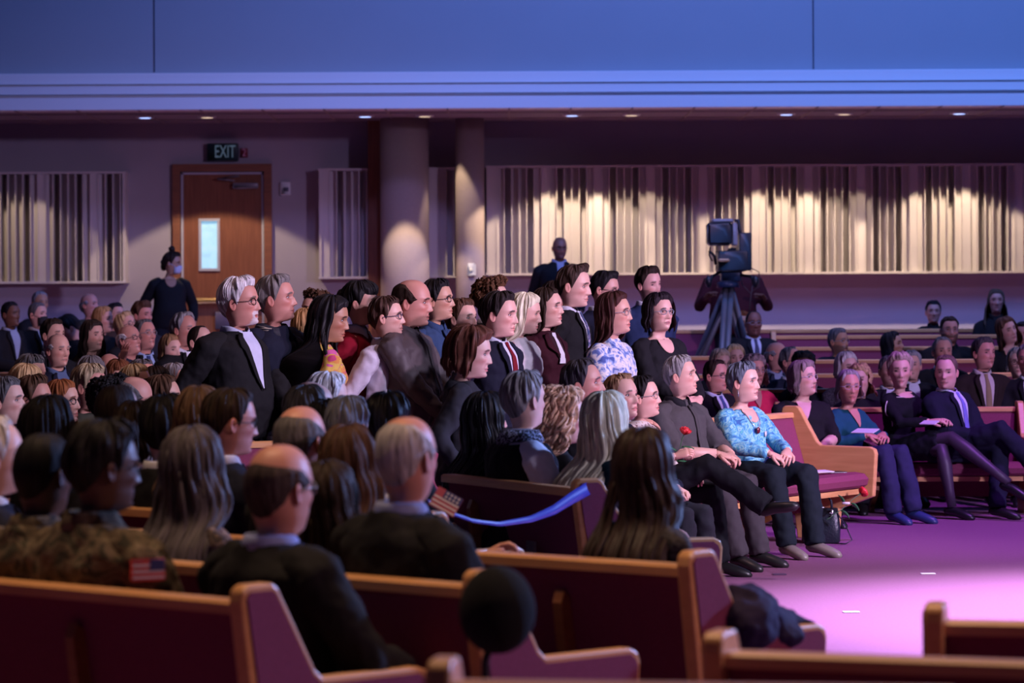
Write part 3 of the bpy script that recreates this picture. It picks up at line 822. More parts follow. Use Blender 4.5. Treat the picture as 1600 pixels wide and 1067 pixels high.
# ------------------------------------------------------------------ the hall
YW = 38.0
cream = mat('wall_paint_cream', (.33, .30, .33), .8, noise=.05, nscale=3, bump=.05, bscale=80)
grayp = mat('wall_paint_gray', (.30, .34, .38), .75, noise=.03, nscale=2)
trimw = mat('trim_paint_white', (.72, .72, .74), .5)
tile = mat('ceiling_tile', (.24, .20, .24), .9, noise=.08, nscale=40, bump=.2, bscale=200)
carpet = mat('carpet', (.30, .125, .23), .95, noise=.18, nscale=60, bump=.6, bscale=400, spec=.1)
oak = wood_mat('oak', (.56, .27, .10), (.72, .38, .16))
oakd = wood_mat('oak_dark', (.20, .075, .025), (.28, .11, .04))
doorw = wood_mat('door_veneer', (.16, .055, .025), (.23, .085, .04), axis=(14, 14, 1))
upho = mat('pew_upholstery', (.21, .045, .09), .9, noise=.2, nscale=120, bump=.4, bscale=300, spec=.15)
blackm = mat('black_plastic', (.012, .012, .014), .4)
steel = mat('steel', (.45, .46, .5), .3, metal=.9)
zW = lambda y, Y=YW: CAMZ-(y-HZ)*Y/FPX

# floor: flat by the platform, rising gently with distance from it
G = []
for Y in np.concatenate([np.arange(2, 26, .8), np.arange(26, 39.4, .6)]):
    G.append([(X, Y, floor_z(X, Y)) for X in np.arange(-14, 20.1, .8)])
struct(MB().grid(np.array(G)).build('floor', carpet))
zf = 0.45
zs_ = 3.737
# back wall with a door opening
dx0, dx1 = WX(281, YW), WX(416, YW); dzt = zW(266)
wl = MB()
wl.box(((-14+dx0)/2, YW+.1, 2.2), (14+dx0, .2, 4.4)); wl.box(((dx1+20)/2, YW+.1, 2.2), (20-dx1, .2, 4.4)); wl.box(((dx0+dx1)/2, YW+.1, (dzt+4.4)/2), (dx1-dx0, .2, 4.4-dzt))
struct(wl.build('wall_back', cream, smooth=False))
# lowered ceiling at the back, with tile joints
cb = MB().box((3, 36.7, zs_+.05), (34, 2.6, .1)).build('ceiling_back', tile, smooth=False); struct(cb)
jt = MB()
for px in np.arange(-40, 1700, 93): jt.box((WX(px, 36.6), 36.6, zs_-.004), (.02, 2.75, .012))
jt.box((3, 36.0, zs_-.004), (34, .02, .012)); jt.box((3, 37.2, zs_-.004), (34, .02, .012))
o = jt.build('trim_6', mat('ceiling_grid', (.25, .2, .2), .7), smooth=False); struct(o)
# bulkhead and its mouldings
YB = 35.2
zB = lambda y: CAMZ-(y-HZ)*YB/FPX
bk = MB().box((3, YB+.42, 8.0), (36, .2, 2*(8.0-zB(111)))).build('wall_front_bulkhead', grayp, smooth=False); struct(bk)
for i, (y0, y1, dy) in enumerate(((168.5, 149.5, .0), (149.5, 143.5, .16), (143.5, 131, .06), (131, 127, .22), (127, 111, .14), (111, 108.5, .3))):
    z0, z1 = zB(y0), zB(y1)
    struct(MB().box((3, YB+dy+.2, (z0+z1)/2), (34, .4, z1-z0)).build('trim_%d' % (i+1) if i < 5 else 'trim_7', trimw, smooth=False))
for i, px in enumerate((238, 1277)):
    struct(MB().box((WX(px, YB), YB+.318, 8.0), (.014, .01, 2*(8.0-zB(107)))).build('trim_%d' % (8+i), mat('joint_dark', (.05, .06, .09), .8), smooth=False))
# side walls and rear, high ceiling close the hall

# columns
def column(px, w, y0, nm, lab):
    Yc = YW-.75; X = WX(px, Yc); r = w/2*Yc/FPX
    c = MB().lathe([(r, floor_z(X, Yc)), (r, zs_)], (X, Yc, 0), 48).build(nm, mat('column_plaster', (.36, .29, .27), .8, noise=.08, nscale=30, bump=.1, bscale=60))
    return tag(c, lab, 'column')
column(633, 76, 0, 'round_column', 'thick round plaster column with one warm spot of light')
column(735, 45, 0, 'round_column', 'slender round plaster column carrying a small white box')
struct(MB().box((WX(590, YW-.2), YW-.2, 2.1), (.20, .36, 3.3)).build('wall_shade_strip', doorw, smooth=False))  # brown strip added in place of the shadow beside the thick column

# acoustic diffuser panels: wells of different depth between thin fins
def diffuser(px0, px1, y0, y1, label, phase=0.0):
    X0, X1 = WX(px0, YW-.33), WX(px1, YW-.33); Yf = YW-.33
    z1, z0 = CAMZ-(y0-HZ)*Yf/FPX, CAMZ-(y1-HZ)*Yf/FPX
    root = empty('acoustic_panel', ((X0+X1)/2, YW, z0), 0, label, 'wall panel', 'slatted acoustic panels on the back wall')
    O = np.array(((X0+X1)/2, YW, z0)); H = z1-z0; hw = (X1-X0)/2
    pm = mat('panel_paint', (.52, .48, .47), .6)
    f = MB(); f.box((0, -.165, -.012), (2*hw+.05, .35, .025)); f.box((0, -.165, H+.012), (2*hw+.05, .33, .025))
    f.box((-hw-.0, -.165, H/2), (.03, .33, H)); f.box((hw, -.165, H/2), (.03, .33, H)); f.build('frame', pm, root, smooth=False)
    dep = [4, 2, 2, 4, 1, 0, 1]; w = .0885; x = -hw+.015; i = int(phase); f = MB(); wl = MB()
    while x < hw-.02:
        ww = min(w, hw-.015-x); d = dep[i % 7]*.062
        wl.box((x+ww/2, -.31+d+.01, H/2), (ww, .02, H-.002))
        f.box((x+ww, -.16, H/2), (.012, .318, H-.002))
        x += w; i += 1
    wl.build('well_backs', pm, root, smooth=False); f.build('fins', pm, root, smooth=False)
diffuser(-60, 194, 268, 436, 'slatted cream acoustic panel at the far left of the back wall', 2)
diffuser(501, 585, 265, 431, 'narrow slatted acoustic panel between the door and the thick column', 5)
diffuser(672, 750, 264, 430, 'slatted acoustic panel seen between the two round columns', 5)
diffuser(763, 1680, 262, 427, 'very long slatted acoustic panel behind the television camera', 5)

# door
dr = empty('door_1', ((dx0+dx1)/2, YW, floor_z((dx0+dx1)/2, YW))); struct(dr)
dl = dr.location; dw = dx1-dx0
f = MB()
hf = dzt-dl.z
for sx in (-1, 1): f.box((sx*(dw/2+.03), -.01, hf/2), (.09, .12, hf+.0))
f.box((0, -.01, hf+.045), (dw+.15, .12, .09)); f.build('door_frame', wood_mat('frame_wood', (.17, .065, .035), (.24, .095, .045)), dr, smooth=False)
lx0, lx1, lz1, lz0 = WX(315, YW)-dl.x, WX(340, YW)-dl.x, zW(343)-dl.z, zW(417)-dl.z
f = MB(); hh = hf-.01
f.box(((-dw/2+.05+lx0)/2, .03, hh/2), (lx0+dw/2-.05, .045, hh)); f.box(((dw/2-.05+lx1)/2, .03, hh/2), (dw/2-.05-lx1, .045, hh))
f.box(((lx0+lx1)/2, .03, (lz1+hh)/2), (lx1-lx0, .045, hh-lz1)); f.box(((lx0+lx1)/2, .03, lz0/2), (lx1-lx0, .045, lz0))
f.build('door_leaf', doorw, dr, smooth=False)
f = MB()
for sx in (-1, 1): f.box((sx*(dw/2-.035), .01, hh/2), (.025, .06, hh))
f.box((0, .01, hh-.01), (dw-.05, .06, .025)); f.build('door_stop', mat('metal_gray', (.4, .4, .45), .5), dr, smooth=False)
f = MB(); lc = ((lx0+lx1)/2, (lz0+lz1)/2)
for sx in (-1, 1): f.box((lc[0]+sx*(lx1-lx0+.03)/2, .0, lc[1]), (.03, .03, lz1-lz0+.06))
for sz in (-1, 1): f.box((lc[0], .0, lc[1]+sz*(lz1-lz0+.03)/2), (lx1-lx0, .03, .03))
f.build('lite_frame', mat('metal_gray', (.4, .4, .45), .5), dr, smooth=False)
MB().box((lc[0], .03, lc[1]), (lx1-lx0, .01, lz1-lz0)).build('glass_pane', mat('glowing_glass', (.4, .6, .7), .1, emit=(.22, .52, .72, .85), noise=.5, nscale=9), dr, smooth=False)  # bluish light through the pane is put in as the glass's own glow
pz = zW(467)-dl.z
MB().box((.05, -.06, pz), (dw-.25, .07, .06), bev=.015).build('panic_bar', mat('brass', (.6, .38, .16), .3, metal=.7), dr)
MB().box((.06, -.05, zW(498)-dl.z), (.3, .02, .2), bev=.005).build('kick_plate', mat('plate_dark', (.06, .04, .08), .5), dr)
f = MB(); f.box((.28, -.06, hh-.16), (.30, .06, .07), bev=.01); f.tube([(.15, -.07, hh-.1), (-.05, -.12, hh-.08), (.2, -.03, hh-.04)], .012, 6); f.build('door_closer', mat('closer_gray', (.28, .27, .3), .4, metal=.4), dr)
struct(MB().box((dl.x, YW+.16, dl.z+hf/2), (dw+.4, .02, hf+.3)).build('wall_corridor', mat('corridor_dark', (.05, .05, .06), .9), smooth=False))

def text(s, name, size, m, parent, loc, rot=(PI/2, 0, 0), sx=1.0, bold=.0):
    cu = bpy.data.curves.new(name, 'FONT'); cu.body = s; cu.size = size; cu.extrude = .002; cu.offset = bold; cu.align_x = 'CENTER'; cu.align_y = 'CENTER'
    c0 = bpy.data.objects.new(name, cu); COL.objects.link(c0); bpy.context.view_layer.update()
    me = bpy.data.meshes.new_from_object(c0.evaluated_get(bpy.context.evaluated_depsgraph_get())); bpy.data.objects.remove(c0); bpy.data.curves.remove(cu)
    me.materials.clear(); me.materials.append(m); o = bpy.data.objects.new(name, me); COL.objects.link(o); o.location = loc; o.rotation_euler = rot; o.scale = (sx, 1, 1); o.parent = parent; return o
# exit sign
Ys = YW-.08; es = empty('exit_sign', (WX(349, Ys), YW, zW(236)), 0, 'dark green EXIT sign above the brown door', 'sign')
MB().box((0, -.06, 0), (.37, .1, .21), bev=.008).build('sign_box', mat('sign_dark', (.012, .035, .04), .4), es)
text('EXIT', 'sign_letters', .21, mat('sign_letter_glow', (.25, .4, .42), .5, emit=(.2, .45, .5, .10)), es, (0.03, -.113, 0), sx=.58, bold=.001)
ns = empty('number_sign', (WX(382, Ys), YW, zW(237)), 0, 'small red sign with the number 2 beside the EXIT sign', 'sign')
MB().box((0, -.02, 0), (.085, .03, .11), bev=.003).build('sign_plate', mat('sign_red', (.22, .02, .04), .5), ns)
text('2', 'sign_number', .13, mat('sign_white', (.6, .3, .4), .5), ns, (0, -.038, 0), sx=.8)
tb_ = empty('wall_strobe', (WX(447, YW), YW, zW(293)), 0, 'small white alarm strobe box on the wall right of the door', 'alarm')
MB().box((0, -.025, 0), (.12, .05, .16), bev=.01).build('strobe_box', trimw, tb_); MB().box((0.01, -.055, -.01), (.06, .02, .05), bev=.006).build('strobe_lens', mat('lens_dark', (.15, .15, .2), .2), tb_)
Yc = YW-.75-.19
wp = empty('wall_control', (WX(737, Yc), Yc+.02, CAMZ-(421-HZ)*Yc/FPX), 0, 'small white control box on the slender column', 'switch')
MB().box((0, -.01, 0), (.10, .05, .15), bev=.012).build('control_box', mat('control_gray', (.3, .3, .34), .6), wp); MB().box((0, -.038, .01), (.05, .008, .06), bev=.003).build('control_cover', mat('ivory', (.25, .25, .28), .5), wp)

# recessed ceiling lights over the back wall
YL = YW-1.35
warm = (1.0, .75, .52)
LT = [(-20, 1, 60), (228, 0, 0), (325, 1, 150), (572, 0, 0), (665, 0, 200), (895, 1, 230), (988, 1, 90), (1230, 1, 230), (1320, 1, 60), (1500, 1, 230)]
LBL = {228: 'recessed light above and left of the EXIT sign', 325: 'recessed downlight nearly above the EXIT sign', 572: 'blue-white recessed light just left of the thick column', 665: 'warm oval recessed light between the two columns',
       895: 'blue-white recessed light above the standing bald guard', 988: 'dim recessed downlight right of the slender column, second from it', 1230: 'blue-white recessed light right of the television camera', 1320: 'warm oval recessed light second from the right end', 1500: 'blue-white recessed light nearest the right edge of the soffit', -20: 'recessed light past the left edge'}
for px, on, pw in LT:
    X = WX(px, YL)
    r_ = empty('recessed_light', (X, YL, zs_), 0, LBL[px], 'ceiling light', 'recessed lights in the low soffit')
    MB().lathe([(.10, -.012), (.105, -.006), (.105, .0), (.075, .0)], (0, 0, 0), 24).build('trim_ring', trimw, r_)
    cold = px in (228, 572, 895, 1230, 1500)
    MB().lathe([(.065, -.014), (.065, -.010)], (0, 0, 0), 20).build('lamp', mat('lamp_cold' if cold else 'lamp_warm', (.8, .8, .8), .4, emit=((.35, .5, 1, 3) if cold else (1, .75, .5, 1.2))), r_)
    if on:
        l = spot('downlight_beam', (X, YL, zs_-.03), (X, YL+.35, 0), pw*1.25, warm, 96 if px != 665 else 100, .12, .03)
spot('column_beam', (WX(640, 36.1), 36.0, zs_-.03), (WX(640, 36), 36.0, 1.0), 300, warm, 80, .15, .03)
spot('column_beam.001', (WX(690, 36.9), 36.9, zs_-.03), (WX(715, 37), 37.1, 2.2), 40, warm, 40, .15, .03)

# ------------------------------------------------------------------ pews
def pew(P0, P1, face, label, ends=(True, True), ribs=None, length_z=None, rack=None, hgt=.86, group='curved rows of wooden pews', skip=(), z=None):
    """P0,P1: ends of the top rail in plan; face: unit-ish facing direction"""
    P0 = Vector(P0); P1 = Vector(P1); ux = (P1-P0).normalized(); L = (P1-P0).length
    fy = Vector((-ux.y, ux.x))
    if fy.dot(Vector(face)) < 0: P0, P1 = P1, P0; ux = -ux; fy = -fy; ends = ends[::-1]
    if ribs: pass
    Mid = (P0+P1)/2; zf = z if z is not None else floor_z(Mid.x, Mid.y)
    root = empty('pew', (P0.x+fy.x*.12, P0.y+fy.y*.12, zf), math.atan2(ux.y, ux.x), label, 'pew', group)
    h = hgt
    # backrest leans: base y=0, top y=-.12
    b = MB().prism([(-.015, .18), (.035, .18), (.035, .42), (-.085, h-.03), (-.125, h-.03)], .02, L-.02).build('backrest', upho, root, smooth=False)
    MB().prism([(-.150, h-.035), (-.150, h-.008), (-.140, h), (-.082, h), (-.072, h-.008), (-.072, h-.035)], .0, L).build('top_rail', oak, root, smooth=False)
    MB().prism([(.02, .42), (.02, .34), (.46, .36), (.49, .38), (.50, .42), (.47, .455), (.40, .465), (.12, .445)], .03, L-.03).build('seat_cushion', upho, root, smooth=False)
    MB().prism([(.02, .335), (.02, .30), (.46, .32), (.46, .355)], .03, L-.03).build('seat_board', oak, root, smooth=False)
    for k in (0, 1):
        if not ends[k]: continue
        x0 = -.03 if k == 0 else L-.02
        pts = [(-.05, .0), (-.17, h-.0), (-.165, h+.03), (-.145, h+.045), (-.055, h+.045), (-.035, h+.03), (.10, .665), (.13, .64), (.50, .635), (.535, .62), (.545, .59), (.525, .30), (.33, .23), (.27, .21), (.25, 0), (.0, 0)]
        e = MB().prism(pts, x0, x0+.05).build('end_panel', wood_mat('oak_panel', (.58, .29, .11), (.68, .36, .15), axis=(6, .8, 9)), root, smooth=False, auto=.008)
        sd = -1 if k == 0 else 1; xo = x0 if k == 0 else x0+.05
        inp = [(-.02, .10), (-.152, h+.010), (-.140, h+.026), (-.062, h+.026), (-.048, h+.016), (.088, .650), (.125, .622), (.495, .617), (.518, .60), (.526, .58), (.508, .315), (.32, .25), (.25, .235), (.235, .10)]
        MB().prism(inp, min(xo, xo+sd*.006), max(xo, xo+sd*.006)).build('fabric_inset', upho, e, smooth=False)
    nr = max(1, int(L/1.1))
    for i in range(nr):
        x = (i+.62)*L/nr if ribs is None else ribs[i] if i < len(ribs) else None
        if x is None: continue
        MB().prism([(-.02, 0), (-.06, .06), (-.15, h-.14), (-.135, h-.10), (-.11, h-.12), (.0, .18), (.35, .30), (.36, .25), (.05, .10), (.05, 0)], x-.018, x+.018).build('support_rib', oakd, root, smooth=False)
    for x in (rack or []):
        f = MB(); f.box((x, -.125, h-.30), (.075, .012, .10)); f.box((x, -.150, h-.36), (.09, .05, .012)); f.box((x, -.17, h-.335), (.09, .006, .05))
        f.build('card_holder', mat('card_gray', (.14, .12, .15), .6), root, smooth=False)
    return root
def PL(px, s): return (WX(px, FPX/s), FPX/s)
def off(a, b, k=None):
    return None
fA = (.67, .74)
uA = Vector((.743, -.669))
def ext(p, d, t): return (p[0]+d[0]*t, p[1]+d[1]*t)
A1 = PL(384, 598); A0 = ext(A1, (-.745, .667), 2.4)
HZ_ = None
pew(A0, A1, fA, 'nearest pew at the lower left corner, pink end panel, soldiers sit on it', (False, True), ribs=[1.72, .4], rack=[1.05])
B1 = PL(745, 558); B0 = ext(B1, (-.735, .678), 3.8)
pew(B0, B1, fA, 'second pew from the front left, its end panel behind the round black foam', (False, True), ribs=[3.3, 2.0, .8], rack=[])
C1 = PL(1078, 521); C0_ = ext(C1, (-.76, .65), 4.8)
pew(C0_, C1, fA, 'long dark pew whose pink end panel stands in the lower centre, coat over its arm', (False, True), ribs=[4.30, 3.1, 1.9, .7], rack=[3.72])
C21 = PL(662, 440); C20 = ext(C21, (-.745, .667), 4.2)
pew(C20, C21, fA, 'pew behind the close row, hidden by the bald men and long-haired women', (False, True))
C31 = PL(640, 392); pew(ext(C31, (-.75, .66), 4.4), C31, fA, 'pew under the short-haired row left of the ribboned pew', (False, True))
C41 = PL(585, 352); pew(ext(C41, (-.745, .667), 4.0), C41, (.7, .7), 'pew under the white-haired men in the centre left', (False, True))
G0, G1 = PL(697, 343), PL(908, 373)
pew(G0, G1, (.92, .38), 'short pew with blue ribbon tied to its end, dark back towards the viewer', (False, True), ribs=[.28, 1.1], rack=[.85], group='curved rows of wooden pews')
F0, F1 = (.30, 19.5), (1.90, 22.0)
pew(F0, F1, (.85, -.5), 'front pew with purple seat and light oak arm, couple sitting on it', (True, True))
Hh0, Hh1 = (-.2, 16.3), (1.0, 16.9)
M0_, M1_ = PL(280, 281.5), PL(716, 269)
pew(M0_, M1_, (.49, -.87), 'red pew in front of the standing group, a hand resting on its rail', (True, True), hgt=.86)
# foreground right section
D0 = PL(1122, 688); pew(D0, ext(D0, (.94, -.34), 1.6), (.34, .94), 'foreground pew at the lower right, its oak rail crossing the corner', (True, False), ribs=[.6], hgt=.84)
E0 = PL(1462, 615); pew(E0, ext(E0, (.975, -.22), 1.3), (.2, .97), 'small visible pew at the right edge before the purple floor', (True, False), ribs=[.5], hgt=.84)
D9 = PL(692, 790); pew(D9, ext(D9, (.985, -.15), 1.0), (.15, .97), 'nearest pew at the bottom centre, only its rounded end and rail showing', (True, False), ribs=[.5], hgt=.84)
# right section, behind
def rp(px0, px1, y, s, label, ends=(False, False), h=.86, dy=0.0):
    Y = FPX/s; z = W((px0+px1)/2, y, Y).z-h
    return pew((WX(px0, Y), Y-dy), (WX(px1, Y), Y+dy), (-.12, -1), label, ends, hgt=h, z=z, group='straight rows of red pews on the right')
rp(1215, 1590, 636, 203, 'front pew of the right section with purple seat, four guests on it', (True, True))
rp(1120, 1640, 606, 190, 'second pew of the right section, behind the woman in teal', (False, True))
rp(1085, 1640, 583, 180, 'third pew of the right section, behind the row of couples', (False, False))
rp(1200, 1680, 561, 172, 'fourth red pew of the right section, behind the long black hair')
rp(1040, 1235, 556, 170, 'short red pew below the camera tripod')
rp(1205, 1680, 541, 163, 'fifth red pew of the right section, bearded man before it')
rp(1208, 1680, 523, 156, 'sixth red pew of the right section with an oak end post', (True, False))
rp(1040, 1680, 514, 149, 'last red pew against the pale back wall on the right')
# left section rows behind the standing group
def lp(px0, px1, s, label):
    Y = FPX/s
    return pew((WX(px0, Y), Y-.7), (WX(px1, Y), Y+.7), (.45, -.89), label, (False, True), group='rows of pews on the left')
lp(-90, 205, 149.5, 'pew of the last left row before the purple wall')
lp(-90, 215, 158, 'pew of the second-last left row, its oak end between the heads')
lp(-90, 300, 188, 'pew hidden behind the upper left rows of guests')
lp(-90, 310, 216, 'pew under the older couples in the left crowd')
lp(-90, 310, 240, 'pew under the middle of the left crowd')
lp(-60, 290, 268, 'pew under the woman with red hair at the left')

# ------------------------------------------------------------------ props
# ribbon
rb = []
pts = [(928, 758, 372, 10), (895, 777, 378, 9), (865, 797, 384, 7), (830, 811, 392, 5), (780, 819, 400, 3.5), (740, 814, 405, 3), (700, 800, 410, 3), (668, 782, 415, 3)]
tt_ = np.linspace(0, 1, len(pts)); q = np.linspace(0, 1, 40)
for t in q:
    px, py, s_, hw = [np.interp(t, tt_, [p[k] for p in pts]) for k in range(4)]
    a = W(px-hw*.3, py-hw, FPX/s_); b = W(px+hw*.3, py+hw, FPX/s_); rb.append([tuple(a), tuple((a+b)/2+Vector((0, .006, 0))), tuple(b)])
o = MB().grid(np.array(rb)).build('ribbon', mat('ribbon_satin', (.045, .055, .38), .35, noise=.1, nscale=20), None, solid=.002)
tag(o, 'blue violet satin ribbon sagging from the end of the short pew', 'ribbon')

for px, py, w_, c_, lb in ((1450, 897, .085, (.8, .8, .8), 'white tape mark on the bright floor at the right'), (1330, 957, .085, (.8, .8, .8), 'white tape mark on the bright floor nearest the viewer'), (1218, 898, .08, (.1, .05, .12), 'dark tape mark on the purple floor near the coat')):
    Yt_ = CAMZ*FPX/(unroll(px, py)[1]-HZ); o = MB().box((0, 0, .004), (w_, .06, .004)).build('floor_tape', mat('tape_%d' % int(c_[0]*10), c_, .6), None, smooth=False)
    o.location = (WX(unroll(px, py)[0], Yt_), Yt_, 0); tag(o, lb, 'tape')
# foam microphone in the foreground
s_ = 640; Yb = FPX/s_; c = W(777, 955, Yb)
mic = empty('microphone', (c.x-.03, c.y, floor_z(c.x, c.y)), 0, 'round black foam microphone windscreen on a thin stand in the foreground', 'microphone')
fb = MB(); n, m_ = 40, 28
th = np.linspace(.05, PI-.05, m_); ph = np.arange(n)*2*PI/n
Vb = np.stack([np.outer(np.sin(th), np.cos(ph))*.094, np.outer(np.sin(th), np.sin(ph))*.094, np.outer(np.cos(th)*(.108+.004*np.cos(th)), np.ones(n))], -1)
fb.loft(Vb+np.array((.03, 0, c.z-mic.location.z)), True)
fb.build('foam_windscreen', mat('foam_black', (.010, .011, .013), .95, noise=.3, nscale=200, bump=.5, bscale=300, spec=.2), mic)
zb_ = c.z-mic.location.z
MB().tube([(.0, 0, .02), (.0, 0, zb_-.12), (.02, 0, zb_-.06)], [.011, .010, .012], 12).build('stand_pole', blackm, mic)
MB().lathe([(.13, 0), (.13, .012), (.03, .025), (.012, .03)], (0, 0, 0), 28).build('stand_base', blackm, mic)

# handbag on the floor beside the front pew
Yh = FPX/233.; cb_ = W(1283, 853, Yh)
hb = empty('handbag', (cb_.x, Yh, 0), R(-8), 'black leather handbag on the floor with a rose lying across it', 'handbag')
leather = mat('black_leather', (.012, .02, .026), .35, bump=.3, bscale=90)
f = MB()
f.loft([[(x*math.copysign(abs(math.cos(q))**.4, math.cos(q)), y*math.copysign(abs(math.sin(q))**.5, math.sin(q)), z) for q in np.arange(28)*2*PI/28] for x, y, z in ((.115, .05, 0), (.128, .062, .015), (.130, .064, .10), (.120, .052, .19), (.112, .035, .235), (.104, .022, .238))])
f.build('bag_body', leather, hb)
for sy, tz in ((-.03, .36), (.03, .33)):
    MB().tube([(-.075, sy, .20), (-.07, sy, .28), (-.035, sy*1.3, tz), (.03, sy*1.3, tz), (.07, sy, .28), (.075, sy, .20)], .007, 8).build('handle', leather, hb)
MB().tube([(.10, -.03, .22), (.17, -.07, .12), (.21, -.1, .03), (.17, -.13, .008), (.10, -.1, .008)], .004, 6).build('strap', leather, hb)
f = MB()
for sx in (-.075, .075): f.lathe([(.009, -.004), (.009, .004)], (sx, -.06, .19), 10); f.box((sx, -.056, .215), (.018, .01, .03), bev=.003)
f.box((0.0, -.03, .243), (.05, .02, .012), bev=.003); f.build('buckle', mat('nickel', (.6, .6, .62), .25, metal=.9), hb)

def rose(P0, P1, name_label, bud=1.0, leaves=((.35, 1), (.5, -1), (.62, 1))):
    P0, P1 = Vector(P0), Vector(P1); ax = (P1-P0)
    root = empty('rose', tuple(P0), 0, name_label, 'flower', 'red long-stemmed roses')
    L = ax.length; Mx = Vector((0, 0, 1)).rotation_difference(ax.normalized()).to_matrix().to_4x4()
    gm = mat('stem_green', (.05, .16, .06), .5); lm = mat('leaf_green', (.05, .22, .09), .45, noise=.3, nscale=60)
    MB().tube([(0, 0, 0), (.006, 0, L*.4), (-.004, .003, L*.75), (0, 0, L-.02)], [.0028, .0026, .0024, .003], 7).xf(Mx).build('stem', gm, root)
    pm = mat('petal_red', (.62, .02, .03), .5)
    p = MB()
    for k in range(14):
        r = .006+.0014*k; a0 = k*2.4; row = []
        for i in range(6):
            t = i/5; rr = r*(.5+1.0*math.sin(min(1, t*1.15)*PI*.62))*(1+.10*t*(k/14)); z = L-.022+.046*bud*t*(1-.025*k)
            row.append([(rr*math.cos(a0+u), rr*math.sin(a0+u), z-.006*abs(u)) for u in np.linspace(-1.0, 1.0, 7)])
        p.grid(np.array(row))
    p.xf(Mx).build('bloom', pm, root, solid=.0008)
    sp = MB()
    for k in range(5):
        a = k*2*PI/5; sp.grid([[(.004*math.cos(a+d), .004*math.sin(a+d), L-.024), ((.014)*math.cos(a+d*.8), (.014)*math.sin(a+d*.8), L-.014), (.019*math.cos(a), .019*math.sin(a), L-.002)] for d in (-.5, 0, .5)])
    sp.xf(Mx).build('sepals', gm, root, solid=.001)
    for t, sd in leaves:
        g = []
        for i in range(8):
            u = i/7; w = .021*math.sin(PI*u**.8)+.0005
            g.append([(sd*(.008+.075*u), w*v, L*t+.03*u-.02*u*u+abs(v)*.006) for v in (-1, 0, 1)])
        MB().grid(np.array(g)).xf(Mx).build('leaf', lm, root, solid=.0008)
    return root
rose(W(1292, 812, 21.2), W(1349, 768, 21.35), 'red rose lying across the black handbag on the floor')
bb = MB().box((0, 0, 0), (.05, .02, .014)).build('paper_tag', trimw, None); bb.location = W(1322, 786, 21.25); tag(bb, 'small white tag tied to the rose on the handbag', 'tag')

# booklets
def booklet(c, w, h, rot, label, m, cat='booklet', n='booklet'):
    r_ = empty(n, tuple(c), 0, label, cat); r_.rotation_euler = rot
    MB().box((0, 0, 0), (w, h, .004)).build('cover', m, r_, smooth=False); MB().box((.002, 0, -.003), (w*.97, h*.97, .003)).build('pages', trimw, r_, smooth=False)
    return r_
prn = ramp_mat('booklet_print', [(0, (.03, .05, .16)), (.48, (.6, .6, .68)), (.56, (.2, .25, .45))], 22, 3, .4, bump=0)
booklet(W(1113, 738, 20.2), .20, .14, (R(25), R(-5), R(-25)), 'printed programme lying on the knee beside the man in gray', prn)
booklet(W(1296, 737, 21.6), .20, .14, (0, 0, R(20)), 'black folder lying on the empty purple seat', mat('folder_black', (.012, .012, .016), .4), 'folder', 'folder')
booklet(W(1283, 736, 21.5), .15, .10, (R(4), 0, R(35)), 'white programme sheet on the purple seat', trimw, 'paper', 'paper_sheet')
booklet(W(1352, 673, 22.75), .17, .12, (R(12), 0, R(-30)), 'folded papers on the lap of the elderly woman in teal', trimw, 'paper', 'paper_sheet')
booklet(W(1452, 660, 23.35), .13, .07, (R(20), 0, R(-40)), 'small white card in the hands of the woman in the black dress', trimw, 'card', 'note_card')
# small flag card
Yk = FPX/440.; k_ = W(697, 784, Yk)
fc = empty('flag_card', tuple(k_), 0, 'small card printed with a flag held in a hand before the ribboned pew', 'card'); fc.rotation_euler = (R(70), R(28), R(-10))
MB().box((0, 0, 0), (.10, .075, .003)).build('card', mat('card_red', (.35, .06, .10), .5), fc, smooth=False)
f = MB()
for i in range(3): f.box((.0, -.03+i*.016, .0025), (.098, .006, .001))
f.build('white_stripes', mat('flag_white', (.6, .55, .6), .6), fc, smooth=False)
MB().box((.015, .022, .003), (.068, .03, .001)).build('blue_field', mat('flag_blue', (.02, .03, .15), .6), fc, smooth=False)
f = MB()
for i in range(4):
    for j in range(2): f.lathe([(.0045, 0), (.0045, .001)], (-.008+i*.015, .015+j*.014, .0035), 5)
f.build('white_stars', mat('flag_white', (.6, .55, .6), .6), fc, smooth=False)

# coat over the arm of the long pew
def coat_pile():
    cb2 = MB(); rng = np.random.default_rng(3)
    P = [W(x, y, Y) for x, y, Y in ((1150, 945, 9.75), (1178, 945, 9.85), (1205, 965, 9.95), (1235, 975, 10.1), (1262, 985, 10.2))]
    rr = [.085, .082, .058, .045, .035]
    cb2.tube([tuple(p) for p in P], rr, 16, flat=.8)
    cb2.ball(tuple(W(1168, 975, 9.75)), (.10, .12, .09)); cb2.ball(tuple(W(1215, 990, 9.95)), (.09, .09, .05)); cb2.ball(tuple(W(1255, 988, 10.1)), (.055, .06, .045))
    o = cb2.build('coat', cloth('coat_navy', (.022, .016, .05), .8), None, vox=.012)
    o.modifiers['folds'].strength = .04; tag(o, 'dark navy coat heaped over the arm of the long pew', 'coat')
coat_pile()

